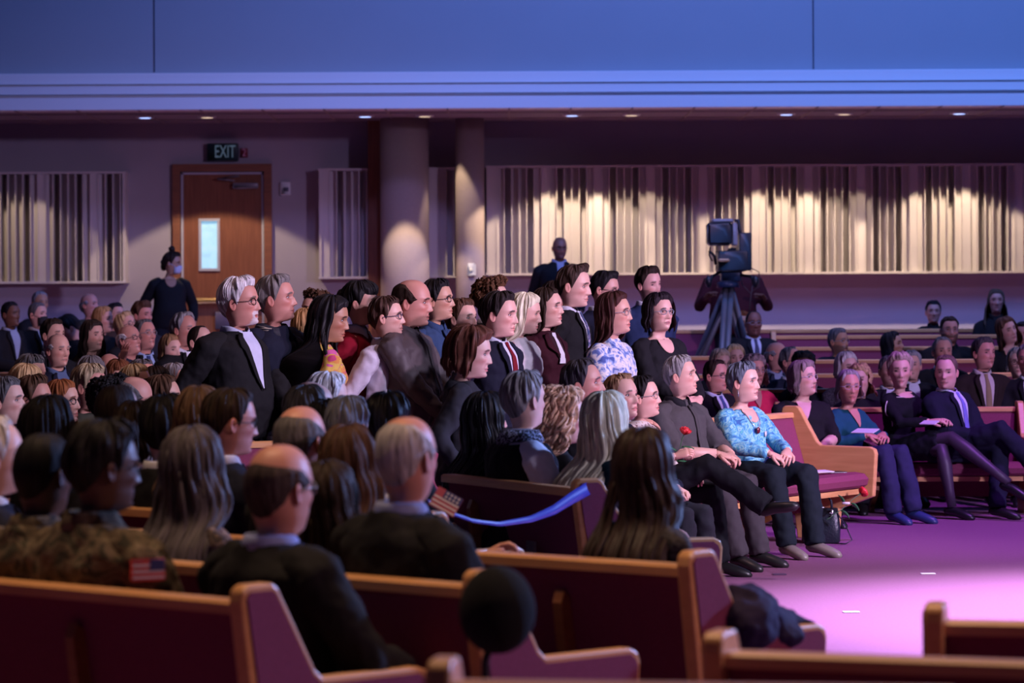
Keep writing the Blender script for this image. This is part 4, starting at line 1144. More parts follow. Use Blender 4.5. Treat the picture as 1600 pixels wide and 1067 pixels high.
# television camera on tripod
s_ = 158.; Yt = FPX/s_; base = W(1140, 540, Yt); zfl = floor_z(base.x, Yt)
tv = empty('television_camera', (base.x, Yt, zfl), 0, 'large black television camera on a tall tripod in front of the slatted panel', 'camera')
def L_(px, py, dy=0): w = W(px, py, Yt+dy); return (w.x-base.x, dy, w.z-zfl)
def bx(px0, px1, y0, y1, d, dy=0, bev=.012):
    a, b = L_(px0, y1, dy), L_(px1, y0, dy); return ((a[0]+b[0])/2, dy, (a[2]+b[2])/2), (b[0]-a[0], d, b[2]-a[2]), None, bev
f = MB(); f.box(*bx(1104, 1143, 347, 384, .26, -.05, .03)); f.build('viewfinder_hood', blackm, tv)
f = MB(); f.box(*bx(1143, 1152, 348, 384, .12, 0)); f.box(*bx(1112, 1146, 342, 348, .16, 0)); f.build('viewfinder_frame', mat('gray_plastic', (.25, .22, .22), .5), tv)
f = MB(); f.box(*bx(1120, 1166, 392, 424, .5, .1)); f.box(*bx(1153, 1172, 364, 423, .42, .18)); f.build('camera_body', blackm, tv)
f = MB(); f.box(*bx(1122, 1140, 404, 409, .1, -.14)); f.build('label_plate', mat('label_gold', (.5, .32, .16), .5), tv)
f = MB(); f.tube([L_(1148, 345), L_(1153, 344), L_(1156, 360), L_(1157, 368)], .018, 8); f.tube([L_(1108, 392, -.1), L_(1116, 400, -.12), L_(1118, 412, -.05)], .014, 8); f.tube([L_(1110, 385, -.1), L_(1108, 398, -.1), L_(1113, 408, -.1)], .008, 6); f.build('handle', blackm, tv)
for nm, px in (('zoom_grip', 1107), ('focus_grip', 1180)):
    f = MB(); f.tube([L_(1125, 425, .1), L_(px+(6 if px < 1130 else -6), 432, -.1), L_(px, 446, -.3)], .015, 8); f.ball(L_(px, 440, -.3), (.035, .05, .06)); f.build(nm, blackm, tv)
f = MB(); f.tube([L_(1172, 418), L_(1186, 425), L_(1186, 448), L_(1172, 458), L_(1160, 445), L_(1157, 430)], .006, 6); f.tube([L_(1178, 432), L_(1172, 470), L_(1170, 500)], .006, 6); f.build('cable', mat('cable_gray', (.05, .03, .03), .6), tv)
f = MB(); f.box(*bx(1126, 1156, 424, 440, .2, .05)); f.lathe([(.11, 0), (.11, .05), (.07, .06), (.06, .12)], (L_(1138, 450)[0], .05, L_(1138, 449)[2]), 20); f.build('pan_head', mat('head_blue', (.02, .04, .09), .4), tv)
top = L_(1138, 450, .05)
for px, dy in ((1100, .35), (1127, -.45), (1166, .3)):
    ft = (WX(px, Yt)-base.x + (0), dy, .03)
    ft = ((px-1138)/s_*2.3, dy*1.9, .03); f = MB()
    for o_ in (-.028, .028): f.tube([(top[0]+o_, top[1], top[2]), (ft[0]+o_, ft[1], ft[2])], [.030, .026], 10)
    f.box(((top[0]+ft[0])/2, (top[1]+ft[1])/2, (top[2]+ft[2])/2), (.10, .05, .06), bev=.01)
    lg = f.build('leg', mat('tripod_gray', (.14, .14, .15), .5, metal=.3), tv); MB().ball(ft, (.06, .06, .04)).build('foot_pad', blackm, lg)
# ------------------------------------------------------------------ the audience
ramp_mat('camo', [(0, (.035, .03, .016)), (.40, (.10, .07, .04)), (.50, (.17, .13, .08)), (.58, (.06, .055, .03)), (.68, (.22, .17, .11))], 13, 5, .9, distort=1.2, bump=.5)
ramp_mat('blue_floral', [(0, (.05, .09, .32)), (.36, (.12, .2, .5)), (.43, (.32, .42, .66)), (.485, (.66, .66, .68)), (.60, (.35, .42, .62)), (.66, (.1, .16, .42))], 19, 4, .8, distort=.9, bump=.3)
ramp_mat('aqua_batik', [(0, (.03, .13, .35)), (.38, (.06, .28, .5)), (.45, (.13, .46, .6)), (.52, (.3, .62, .62)), (.58, (.08, .35, .55)), (.68, (.12, .5, .45))], 17, 5, .75, distort=1.6, bump=.4)
ramp_mat('cream_floral', [(0, (.25, .16, .16)), (.40, (.6, .56, .52)), (.60, (.5, .42, .32)), (.66, (.3, .22, .26))], 42, 3, .8, bump=.3)
ramp_mat('brown_print', [(0, (.03, .02, .02)), (.42, (.09, .06, .05)), (.52, (.2, .15, .13)), (.6, (.05, .03, .04))], 24, 4, .9, distort=1, bump=.3)
ramp_mat('yellow_pink', [(0, (.5, .05, .16)), (.42, (.6, .25, .05)), (.5, (.62, .42, .08)), (.6, (.55, .1, .3))], 9, 3, .8, distort=.8, bump=.3)
ramp_mat('dark_tweed', [(0, (.015, .012, .016)), (.5, (.05, .045, .05)), (.6, (.02, .02, .025))], 60, 2, .9, bump=.3)
mat('white_knit', (.78, .78, .80), .8, bump=.5, bscale=40)
ramp_mat('tie_stripe', [(0, (.05, .07, .16)), (.48, (.3, .25, .35)), (.56, (.04, .06, .15))], 26, 1, .5, bump=0)
N = (.010, .012, .026); K = (.011, .011, .013); CH = (.022, .021, .026); BR = (.05, .03, .022); OL = (.05, .05, .035)
def suit(c=K, shirt=(.62, .64, .7), tie=None, **k): return dict(kind='suit', col=c, shirt=shirt, tie=tie, **k)
def shirt(c, **k): return dict(kind='shirt', col=c, **k)
def topf(c, neck='scoop', **k): return dict(kind='top', col=c, neck=neck, **k)
def card(c, **k): return dict(kind='cardigan', col=c, **k)
def coat(c, **k): return dict(kind='coat', col=c, **k)
def hr(st='short', col=BRN, **k): return dict(st=st, col=col, **k)
GL = 'curved left crowd of seated guests'
def LB(body=-42): return body
# --- far back left
person('brown-skinned man in a dark suit and open collar at the far left back', 16, 472, 163, -50, -35, skin=SK_B, hair=hr('short', BLACK, T=.006), top=suit(K, (.3, .35, .45)))
person('gray-haired man in the last row behind the black-masked man', 62, 456, 152, -50, -55, skin=SK_T, hair=hr('short', GRAY, T=.006, hl=.06), top=suit(K))
person('man wearing a black face mask and dark suit in the back left rows', 58, 473, 162, -45, -30, skin=SK_L, hair=hr('buzz', SALT), top=suit(K, tie=K), mask=(.01, .01, .012))
person('dark-haired figure in black bent down beside the orange pew', 96, 487, 158, -100, -160, pitch=-30, hair=hr('short', BLACK, T=.02), top=coat(K), hs=1.1)
person('bald man in a dark jacket in front of the pale left wall', 138, 460, 153, -55, -28, pitch=8, skin=SK_R, hair=hr('fringe', GRAY, top=.75), top=coat(OL))
person('blonde woman in profile behind the dark-haired woman at the left', 160, 479, 168, -50, -30, fem=True, hair=hr('bob', HONEY, L=.10), top=coat(K))
person('black-haired person leaning back behind the blonde in profile', 178, 474, 162, -60, -40, pitch=10, hair=hr('short', BLACK), top=coat(BR))
person('blonde woman in glasses with her head tipped far back at the left', 189, 488, 178, -45, -40, pitch=24, tilt=8, fem=True, hair=hr('bob', BLD, L=.09, T=.02), top=coat(K), glasses=True)
person('young man with thick brown bowl-cut hair below the masked woman', 222, 470, 170, -50, -40, skin=SK_R, hair=hr('short', BRN, T=.024, vol=.008, hl=-.08), top=coat(CH))
person('man with short brown hair and purple-lit face above the smiling bald man', 82, 498, 205, -50, -40, skin=SK_L, hair=hr('short', DKB), top=suit(K, shirt=(.3, .32, .35)))
person('smiling bald man at the left with a purple-lit face', 90, 523, 215, -50, -45, pitch=2, fat=.3, hair=hr('fringe', GRAY, top=.8), top=suit(N, shirt=(.08, .12, .22)))
person('woman with long brown hair parted around a pale face at the left', 143, 500, 198, -50, -40, fem=True, hair=hr('long', DKB, L=.22, front=True), top=topf(K, 'vee'))
person('elderly man with a white fringe resting his face on his hand', 198, 510, 198, -50, -35, pitch=14, hair=hr('fringe', WHITE, top=.6), skin=SK_R, top=shirt((.02, .022, .04)),
       arms=dict(r=dict(w=(.17, .17, .50), rel=True, d=(-.35, -.1, .95), n=(-.9, -.2, 0), t=(0, -1, 0), p=(.8, .2, -.8), curl=.2)), glasses=True)
person('gray-haired man in glasses, blue shirt and striped tie in the left crowd', 224, 500, 196, -60, -45, pitch=10, skin=SK_R, hair=hr('short', SALT, T=.007, hl=.08), top=suit(K, (.3, .42, .62), (.03, .05, .14)), glasses=(.3, .3, .32))
person('older woman with short light brown hair and a dark scarf in the left crowd', 266, 522, 205, -55, -50, pitch=6, fem=True, skin=SK_P, hair=hr('bob', (.3, .17, .08), L=.07, T=.018), top=coat(K))
person('man with swept-back longish gray hair in a dark suit left of the standing man', 287, 488, 205, -40, -38, skin=SK_R, hair=hr('short', GRAY, T=.02, hl=.17, vol=.004), top=suit(K), hs=1.05)
person('bald man with a brown goatee just left of the standing white-haired man', 311, 510, 212, -50, -35, skin=SK_P, hair=hr('buzz', DKB, hl=.25), beard=dict(col=DKB, full=1, amt=.7), top=suit(N))
person('woman standing by the door in black with a topknot and a pale face mask', 271, 393, 142, -75, -15, pose='stand', pitch=-4, fem=True, fat=.8, bsc=1.05, skin=SK_T, hs=1.0, hair=hr('short', DKB, T=.014, bun=(0, -.02, .155), blobs=[(-.02, -.105, .0, .05, .04, .05), (-.03, -.115, -.045, .04, .03, .045)]), top=card(K, neck='scoop'), mask=(.5, .52, .62), hi=True,
       arms=dict(l=dict(w=(-.27, .02, .86), d=(0, .1, -1), n=(1, 0, 0), t=(0, 1, 0), p=(-.5, -1, 0)), r=dict(w=(.27, .02, .86), d=(0, .1, -1), n=(-1, 0, 0), t=(0, 1, 0), p=(.5, -1, 0))))
person('bald-crowned man seen low behind the auburn hair in the left crowd', 174, 550, 226, -45, -60, pitch=-22, skin=SK_R, hair=hr('fringe', DKB, top=.85), top=suit(K))
person('woman with auburn hair bowed between two gray heads at the left', 186, 560, 236, -50, -70, pitch=-12, fem=True, hair=hr('bob', AUB, L=.1), top=coat(K))
person('gray-haired man behind the blonde with glasses on her head', 50, 553, 255, -45, -30, pitch=-4, skin=SK_L, hair=hr('short', SALT), top=suit(K))
person('blonde woman at the left with glasses pushed up on her hair', 43, 567, 268, -45, -30, pitch=-8, fem=True, hair=hr('bob', BLD, L=.12), top=coat(K))
person('gray-haired woman just above the blond older man in the left crowd', 143, 555, 250, -45, -60, pitch=-6, fem=True, hair=hr('bob', SALT, L=.09), top=coat(K))
person('man with thin gray hair and dark brows behind the fair-haired woman', 223, 562, 250, -40, -30, pitch=0, skin=SK_R, hair=hr('short', SALT, hl=.18), top=suit(K), glasses=True)
person('fair-haired woman with a hair clip and head tipped back in the left crowd', 208, 570, 262, -45, -25, pitch=10, fem=True, hair=hr('bob', BLD, L=.09), top=coat(K), glasses=True)
person('woman with dark hair between the fair-haired woman and the purple-gray head', 243, 573, 258, -45, -60, fem=True, hair=hr('bob', DKB, L=.1), top=coat(K))
person('purple-gray haired woman directly above the sunglasses', 272, 568, 245, -45, -30, pitch=2, fem=True, hair=hr('bob', GRAY, L=.08, hl=.08), top=coat(K))
person('woman in round dark sunglasses with a dark fringe in the left crowd', 287, 583, 240, -60, -58, pitch=0, fem=True, hair=hr('bob', BLACK, L=.12, bangs=True), top=coat(N), glasses=SUNG)
# --- left middle rows
person('clean-shaven man in profile with short gray hair at the left edge', 6, 590, 306, -35, -12, skin=SK_P, hair=hr('short', SALT, T=.010), top=suit(CH, (.5, .55, .75), (.04, .05, .16)), hs=1.0)
person('man in dark-rimmed glasses with swept brown hair at the left', 50, 587, 292, -40, -15, skin=SK_R, hair=hr('short', BRN, T=.016, vol=.006), top=suit(K), glasses=True)
person('woman with straight red-brown hair and glasses at the left', 94, 594, 286, -45, -18, fem=True, skin=SK_L, hair=hr('long', RED, L=.18, T=.008, front=True), top=topf(K, 'vee'), glasses=True)
person('blond-gray older man in an olive jacket in the left crowd', 141, 568, 276, -35, -22, pitch=-2, skin=SK_R, hair=hr('short', (.42, .33, .2), T=.014), top=coat(OL), hs=1.08)
person('person with dark curly hair beside the olive jacket', 172, 588, 300, -20, 10, hair=hr('curly', BLACK, T=.022), top=coat(K))
person('man with thin dark combed hair on a bald crown left of the white glasses', 214, 588, 300, -10, 10, pitch=-10, skin=SK_R, hair=hr('fringe', SALT, top=.45, T=.012), top=suit(K), hs=1.04)
person('brown-haired woman in white glasses beside the thin-haired man', 252, 587, 290, -25, -5, fem=True, hair=hr('long', BRN, L=.1, hl=.1), top=coat(K), glasses=(.65, .65, .68))
person('man with cropped hair and a blue-lit temple in the left middle', 181, 603, 385, 35, 50, skin=SK_P, hair=hr('buzz', DKB, hl=.2), top=suit(K))
person('person with a rounded black bob at the left, face turned away', 74, 619, 395, 35, 55, fem=True, hair=hr('bob', BLACK, L=.11, T=.02), skin=SK_T, top=coat(K))
person('dark-haired head right of the blue-lit cropped head', 211, 628, 392, 40, 70, fem=True, hair=hr('bob', DKB, L=.10), top=coat(K))
person('person with thick black short hair left of the brown-haired woman', 257, 617, 400, 40, 70, hair=hr('short', BLACK, T=.022), top=suit(K), hs=1.02)
person('woman with long light brown hair seen from behind left of the officer', 310, 604, 412, 40, 70, fem=True, hair=hr('long', (.12, .07, .045), L=.24, T=.016, taper=.0), top=topf(CH, 'high'), hs=1.0)
person('officer with a flat dark military haircut and glasses in a navy uniform', 363, 607, 420, 38, 22, pitch=-4, skin=SK_R, hair=hr('short', DKB, T=.010, vol=.004), top=dict(kind='suit', col=N, shirt=(.5, .5, .58)), glasses=True)
person('man in profile at the left edge with wispy white hair and large ear', -14, 655, 490, 30, 20, skin=SK_P, hair=hr('short', WHITE, T=.008, hl=.15), top=suit(N), hs=1.02)
# close rows
person('bald dark-skinned soldier in camouflage at the far left front', 70, 678, 540, 55, 55, skin=SK_D, hair=hr('buzz', BLACK, hl=.28), top=dict(kind='uniform', col=OL, mat='camo'), legs='camo', hs=.96, pitch=-2)
FLAGP = {}
def flag_patch(root, TM, HM, bvh):
    # flag on the right shoulder
    c = xfp([(.245, -.02, .375)], TM)[0]
    o = Vector((c[0]+.4, c[1]-.22, c[2])); d = (Vector((c[0]-.07, c[1], c[2]-.0))-o).normalized()
    h = bvh.ray_cast(o, d)
    if h[0] is None: return
    n = (-d); n.z = 0; n.normalize(); u = Vector((0, 0, 1)).cross(n).normalized(); v = n.cross(u)
    p0 = h[0]+n*.020
    M = Matrix((( u.x, v.x, n.x, p0.x), (u.y, v.y, n.y, p0.y), (u.z, v.z, n.z, p0.z), (0, 0, 0, 1)))
    pa = MB().box((0, 0, 0), (.10, .062, .010), bev=.003).xf(M).build('flag_patch', mat('patch_red', (.55, .05, .05), .7), root)
    f = MB()
    for i in range(3): f.box((0, -.020+i*.0165, .006), (.092, .007, .002))
    f.xf(M).build('white_stripes', mat('flag_white', (.6, .55, .6), .6), pa, smooth=False)
    MB().box((.026, .014, .0075), (.042, .030, .002)).xf(M).build('blue_field', mat('flag_blue', (.02, .03, .15), .6), pa, smooth=False)
person('soldier in camouflage with black hair and a flag patch on the shoulder', 165, 655, 550, 52, 30, skin=SK_D, hair=hr('short', BLACK, T=.020, hl=-.02), top=dict(kind='uniform', col=OL, mat='camo'), legs='camo', hs=1.06, bsc=1.08, extra=flag_patch, pitch=-2, glasses=True)
person('woman with long straight gray-streaked dark hair and a brown patterned blouse', 298, 667, 490, 45, 62, fem=True, hair=hr('long', (.075, .065, .075), L=.40, T=.016, rough=.35, taper=-.15, spread=.16), top=dict(kind='top', col=BR, neck='high', mat='brown_print'), hs=1.08, legs='brown_print')
person('large bald man in a black suit in the front row, pale collar, seen from behind', 437, 697, 560, 45, 50, skin=SK_R, hair=hr('fringe', (.06, .045, .045), T=.006, top=.58), top=suit(K, (.35, .42, .75)), fat=.5, hs=1.16, bsc=1.06, pitch=0, glasses=(.3, .3, .32),
       arms=dict(r=dict(w=(.22, .30, .62), d=(-.1, 1, -.2), n=(0, 0, -1), t=(-1, 0, 0), p=(.8, -.6, -.8)), l=dict(w=(-.15, .30, .60), d=(.5, .8, -.2), n=(0, 0, -1), t=(1, 0, 0), p=(-.8, -.5, -.6))))
person('balding man with short gray sides behind the large bald man', 468, 638, 455, 40, 58, skin=SK_R, hair=hr('fringe', SALT, top=.42, T=.008), top=suit(K), hs=1.06)
person('woman with long chestnut hair between two bald men', 543, 665, 462, 42, 60, fem=True, hair=hr('long', (.07, .035, .022), L=.26, T=.018), top=topf(K, 'high'), hs=1.02)
person('dark brown haired woman seen from behind right of the large bald man', 508, 722, 515, 42, 60, fem=True, hair=hr('long', DKB, L=.28, T=.014), top=topf(K, 'high'), hs=.93)
person('man with close-cropped gray hair in a black blazer seen from behind', 633, 655, 530, 45, 55, skin=SK_R, hair=hr('fringe', (.42, .40, .42), T=.006, top=.28), top=suit(K, (.3, .35, .6)), hs=1.10, fat=.35, bsc=1.04)
person('woman with very long dark brown hair sitting alone near the aisle', 1003, 670, 495, 45, 62, fem=True, hair=hr('long', (.03, .018, .018), L=.46, T=.016, rough=.32, taper=-.12, spread=.20), top=dict(kind='top', col=CH, neck='high', mat='dark_tweed'), hs=1.04, legs=(.45, .5, .62))
# short-haired heads in the centre left
person('gray-haired man whose head shows left of the pink bald head', 478, 603, 378, 40, 55, skin=SK_P, hair=hr('short', SALT, T=.012), top=suit(K))
person('dark-haired head small behind the blue-gray haired man', 507, 626, 388, 40, 75, hair=hr('short', BLACK, T=.01), top=suit(K), hs=.92)
person('man with blue-gray short hair in the centre left', 542, 620, 392, 42, 62, skin=SK_P, hair=hr('short', (.2, .21, .24), T=.012), top=suit(K))
person('person with glossy black hair right of the blue-gray head', 604, 613, 386, 45, 65, hair=hr('short', BLACK, T=.02, rough=.28), top=suit(K), hs=1.04)
person('pink-scalped elderly man looking down before the white head', 500, 591, 352, 10, 5, pitch=-24, skin=SK_P, hair=hr('fringe', WHITE, top=.8), top=suit(CH, (.5, .35, .4)))
person('white-haired man looking right in the centre left', 515, 580, 332, 20, 20, pitch=-6, skin=SK_P, hair=hr('short', WHITE, T=.014), top=suit((.3, .3, .34)))
# lap of a man hidden behind the cropped gray head
person('suited man mostly hidden behind the cropped gray head, hand on his knee', 640, 668, 438, 12, 45, pitch=-6, hair=hr('short', SALT), top=suit(N, (.5, .55, .8)), legs=(.014, .02, .02), hs=.9,
       knees=dict(l=(-.12, .50, .52), r=(.10, .50, .50)), arms=dict(r=dict(w=(.13, .34, .62), d=(0, 1, -.12), n=(0, 0, -1), t=(-1, 0, 0), p=(.8, -.6, -.8), curl=.15), l=dict(w=(-.10, .32, .72), d=(.2, .8, .5), n=(.3, 0, -1), t=(.3, 0, 1), p=(-.8, -.6, -.8), curl=.8)))
# --- standing family group
def hang(dx=.25, y=.04, z=-.03, sd=1): return dict(w=(sd*dx, y, z), rel=True, d=(0, .15, -1), n=(-sd, 0, 0), t=(0, 1, 0), p=(sd*.4, -1, 0))
person('standing white-haired man with glasses and goatee in a black suit', 372, 433, 268, -38, -16, pose='stand', skin=SK_R, hair=hr('short', WHITE, T=.020, vol=.008, hl=.0), beard=dict(col=WHITE, amt=.85), top=suit(K, (.55, .58, .75), collar=True), fat=.75, hs=1.38, bsc=1.12, glasses=True, age=1,
       arms=dict(l=dict(w=(-.12, .42, .86), d=(.1, .9, -.35), n=(0, -.2, -1), t=(1, 0, 0), p=(-.8, -.5, -.6)), r=hang(.28)))
person('standing man with gray swept hair in a navy bomber jacket with striped collar', 428, 430, 265, -42, -12, pose='stand', pitch=6, skin=SK_R, hair=hr('short', (.2, .19, .18), T=.017, vol=.006), top=coat(N, rough=.5), fat=.4, hs=1.28, arms=dict(l=hang(.25, sd=-1), r=hang(.27)))
def bomber_collar(p):
    root, TM, HM, bvh = p
    n = 24; a = np.linspace(.3, 2*PI-.3, n); g = []
    for z, r in ((.462, 1.5), (.505, 1.30), (.515, 1.38), (.47, 1.75)):
        g.append([(.066*r*math.sin(q), .066*r*math.cos(q)-.004, z-.03*max(0, math.cos(q))**2) for q in a])
    MB().grid(xfp(np.array(g).reshape(-1, 3), TM).reshape(4, n, 3)).build('striped_collar', ramp_mat('collar_stripe', [(0, (.02, .02, .03)), (.5, (.45, .4, .3)), (.56, (.03, .03, .04))], 40, 0, .8, stretch=(.2, .2, 1.5), bump=0), root, solid=.004)
bomber_collar(PEOPLE[-1][0:4])
person('brown-haired person mostly hidden behind the woman with very long black hair', 495, 455, 238, -30, -150, pose='stand', hair=hr('curly', BRN, T=.016), top=coat(K))
person('woman with long golden hair standing behind the navy bomber jacket', 478, 482, 246, -60, -110+180, pose='stand', fem=True, hair=hr('long', HONEY, L=.26, T=.012, hl=0), top=topf(BR, 'high'))
person('standing woman with very long black hair and a yellow and pink dress', 521, 459, 266, 28, -8, pose='stand', pitch=-8, fem=True, skin=SK_T, hair=hr('long', BLACK, L=.46, T=.018, face=68, front=True, rough=.35, spread=.10), top=dict(kind='dress', col=(.5, .2, .1), mat='yellow_pink', neck='high', sleeve='short'), legs='yellow_pink', hs=1.24, legkind='skirt')
person('standing woman with dark fringe, crimson vest and white blouse', 562, 439, 259, -14, -14, pose='stand', fem=True, skin=SK_L, hair=hr('short', BLACK, T=.018, hl=-.22, blobs=[(0, -.11, .03, .05, .04, .06)]), top=dict(kind='shirt', col=(.24, .006, .022), ccol=(.6, .6, .66), sleeve='elbow', tie=(.6, .6, .66)), hs=1.14,
       arms=dict(l=hang(.22, sd=-1), r=hang(.24)))
person('standing teenager in glasses, white shirt and maroon tie', 602, 464, 262, -26, -10, pose='stand', skin=SK_P, hair=hr('short', (.06, .03, .022), T=.010), top=shirt((.55, .53, .62), tie=(.06, .012, .022)), fat=.1, hs=1.0, bsc=.78, glasses=(.02, .03, .10), arms=dict(l=hang(.165, sd=-1), r=hang(.18)))
person('standing heavy man with a receding hairline in a charcoal shirt', 645, 438, 261, -24, -12, pose='stand', pitch=-2, skin=SK_R, hair=hr('fringe', DKB, top=.35, T=.010), top=shirt((.085, .072, .078), rough=.5), fat=.9, bsc=1.12, hs=1.45,
       arms=dict(r=dict(w=(.10, .33, .92), d=(-.7, .6, -.3), n=(0, -.5, -1), t=(0, .6, .8), p=(.9, -.6, -.5)), l=dict(w=(-.10, .33, .90), d=(.7, .6, -.3), n=(0, -.5, -1), t=(0, .6, .8), p=(-.9, -.6, -.5))))
person('standing young man with black hair and black-rimmed glasses behind the heavy man', 681, 437, 256, -40, -16, pose='stand', skin=(.6, .36, .24), hair=hr('short', BLACK, T=.015, vol=.004), top=shirt((.03, .06, .14)), glasses=True)
person('standing girl with braided brown hair and a dark jacket over a white top', 721, 467, 246, -45, -38, pose='stand', fem=True, skin=SK_P, hair=hr('short', (.1, .05, .03), T=.015, hl=.02, blobs=[(-.05, -.08, .03, .03, .04, .05), (.05, -.08, .0, .03, .04, .06), (-.07, -.04, -.02, .02, .03, .04)]), top=dict(kind='suit', col=K, shirt=(.5, .45, .55), collar=False, vz=.25), hs=1.04)
person('curly brown-haired man standing behind the man with the red tie', 768, 434, 243, -35, -12, pose='stand', skin=SK_P, hair=hr('curly', (.11, .05, .025), T=.03), top=suit(K), hs=1.0)
person('standing young man in a navy suit and dark red tie', 782, 455, 266, -36, -22, pose='stand', pitch=-2, skin=SK_P, hair=hr('short', (.022, .016, .016), T=.016, vol=.008), top=suit(N, (.55, .58, .7), (.16, .006, .015), vz=.12), hs=1.18, fat=.15)
person('standing woman with straight platinum hair and a white knit top', 823, 456, 251, -38, -5, pose='stand', pitch=-6, fem=True, skin=SK_P, hair=hr('long', PLAT, L=.19, T=.016, face=75, rough=.4), top=dict(kind='top', col=(.6, .6, .66), mat='white_knit', neck='high', sleeve='elbow'), hs=1.05, fat=.2, legs=(.03, .05, .1))
person('standing young woman with dark hair in a burgundy jacket and white tie-neck', 853, 450, 247, -40, -22, pose='stand', fem=True, skin=SK_P, hair=hr('long', DKB, L=.17, T=.012, hl=.08, face=72), top=dict(kind='suit', col=(.035, .006, .012), shirt=(.03, .01, .015), tie=(.6, .6, .66), collar=False, vz=.3), hs=1.02)
person('standing auburn-haired woman in a charcoal cardigan, lower than the others', 741, 506, 308, -2, -8, pose='stand', pitch=-6, fem=True, skin=SK_P, hair=hr('bob', (.13, .045, .028), L=.11, T=.030, vol=.008, face=70, spread=.2), top=card((.028, .027, .034), neck='high'), fat=.3, hs=1.05, legs=(.03, .03, .035),
       arms=dict(l=dict(w=(-.24, .10, .80), d=(0, .4, -1), n=(1, 0, 0), t=(0, 1, 0), p=(-.4, -1, 0)), r=dict(w=(.23, .02, .78), d=(0, .2, -1), n=(-1, 0, 0), t=(0, 1, 0), p=(.4, -1, 0))))
person('bald guard with glasses in a black suit standing against the slatted panel', 875, 371, 143, -82, -75, pose='stand', pitch=-4, skin=(.3, .14, .09), hair=hr('none', BLACK), top=suit(K, (.35, .35, .45), K), hs=.98, glasses=True, beard=dict(col=(.03, .02, .02), full=1, amt=.5), bsc=1.12, hi=True)
person('man in glasses whose face shows just behind the young man in the black suit', 868, 439, 226, -40, -15, pose='stand', skin=SK_R, hair=hr('short', DKB), top=suit(K), glasses=True)
person('tall standing young man with brown pompadour hair in a black suit and blush tie', 899, 414, 238, -18, -20, pose='stand', pitch=-4, skin=SK_P, hair=hr('short', (.055, .034, .026), T=.010, vol=.024), top=suit(K, (.6, .62, .72), 'tie_stripe', vz=.05, vw=.055), hs=1.30, bsc=.92)
person('standing dark-haired man partly hidden behind the woman in the floral blouse', 949, 422, 222, -45, -25, pose='stand', pitch=-8, skin=SK_L, hair=hr('short', BLACK, T=.016, vol=.014), top=suit(N), glasses=True, hs=1.03)
person('tall standing bearded man with tousled dark hair and a navy jacket', 1013, 415, 216, -60, -50, pose='stand', pitch=-4, tilt=6, skin=SK_P, hair=hr('short', DKB, T=.018, vol=.012), beard=dict(col=DKB, full=1, amt=.6), top=suit((.02, .035, .09), tie=None), hs=1.0)
person('standing woman in glasses and a blue and white floral blouse', 958, 456, 256, -32, -22, pose='stand', fem=True, skin=SK_L, fat=.75, hair=hr('long', (.055, .02, .018), L=.20, T=.018, hl=.06, face=70, front=False), top=dict(kind='top', col=(.3, .3, .6), mat='blue_floral', neck='high'), glasses=(.3, .3, .34), hs=1.08,
       arms=dict(l=hang(.24, sd=-1), r=dict(w=(.14, .28, .92), d=(-.6, .7, -.2), n=(0, -.4, -1), t=(0, .6, .8), p=(.9, -.6, -.5))))
person('standing woman with a dark bob, glasses and black cardigan, hands clasped', 1029, 457, 230, -52, -55, pose='stand', fem=True, skin=SK_P, fat=.8, hair=hr('bob', (.018, .012, .016), L=.11, T=.024, hl=.05, face=62), top=card(K, neck='scoop'), glasses=(.2, .25, .3), hs=1.06, lip=(.4, .1, .12),
       arms=dict(r=dict(w=(.07, .34, .98), d=(-.75, .4, -.3), n=(0, -.6, -.8), t=(0, .5, .8), p=(.9, -.5, -.6), curl=.7), l=dict(w=(-.09, .33, .97), d=(.75, .4, -.2), n=(0, -.6, -.8), t=(0, .5, .8), p=(-.9, -.5, -.6), curl=.7)))
def vest(root, TM):
    v = MB().loft([xfp(r, TM) for r in torso_rings(False, .4, .026, z1=.47)]); v.ball(xfp([(-.13, 0, .40)], TM)[0], (.07, .10, .06)); v.ball(xfp([(.13, 0, .40)], TM)[0], (.07, .10, .06))
    v.build('vest', cloth('vest_black', (.008, .008, .011), .8), root, vox=.014)
    n = 20; a = np.linspace(.5, 2*PI-.5, n)
    g = [[(.075*r*math.sin(q), .075*r*math.cos(q), z) for q in a] for z, r in ((.455, 1.35), (.512, 1.0), (.52, 1.08), (.47, 1.45))]
    MB().grid(xfp(np.array(g).reshape(-1, 3), TM).reshape(4, n, 3)).build('patterned_collar', ramp_mat('paisley', [(0, (.02, .02, .03)), (.5, (.4, .42, .55)), (.58, (.03, .03, .05))], 60, 2, .8, bump=0), root, solid=.003)
# --- middle section seated
person('woman with straight black hair seen from behind on the ribboned pew', 757, 612, 333, 25, 30, fem=True, hair=hr('long', BLACK, L=.30, T=.022, rough=.3), top=topf(N, 'high'), hs=1.0)
person('gray-haired man in a black vest over a white shirt on the ribboned pew', 817, 580, 350, 22, 40, skin=SK_P, hair=hr('short', (.27, .25, .25), T=.016), top=shirt((.8, .8, .9), ccol=(.2, .2, .25)), hs=1.04, fat=.4, bsc=1.03,
       extra=lambda root, TM, HM, bvh: vest(root, TM))
person('woman with curly strawberry-blonde hair on the ribboned pew', 882, 602, 343, 20, 5, pitch=-4, fem=True, hair=hr('curlylong', (.72, .44, .28), L=.20, T=.026, vol=.006), top=topf(K, 'high'), hs=1.02)
person('woman with long straight ash-blonde hair in a teal jacket', 944, 612, 357, 22, 42, fem=True, hair=hr('long', (.74, .70, .50), L=.37, back=.06, T=.022, taper=-.1, spread=.10), top=coat((.008, .03, .045)), hs=1.06)
person('dark-haired man looking up to the right behind the curly blonde hair', 905, 563, 302, -15, -12, pitch=8, skin=SK_R, hair=hr('short', (.05, .045, .055), T=.012, hl=.1), top=suit(K), hs=1.12)
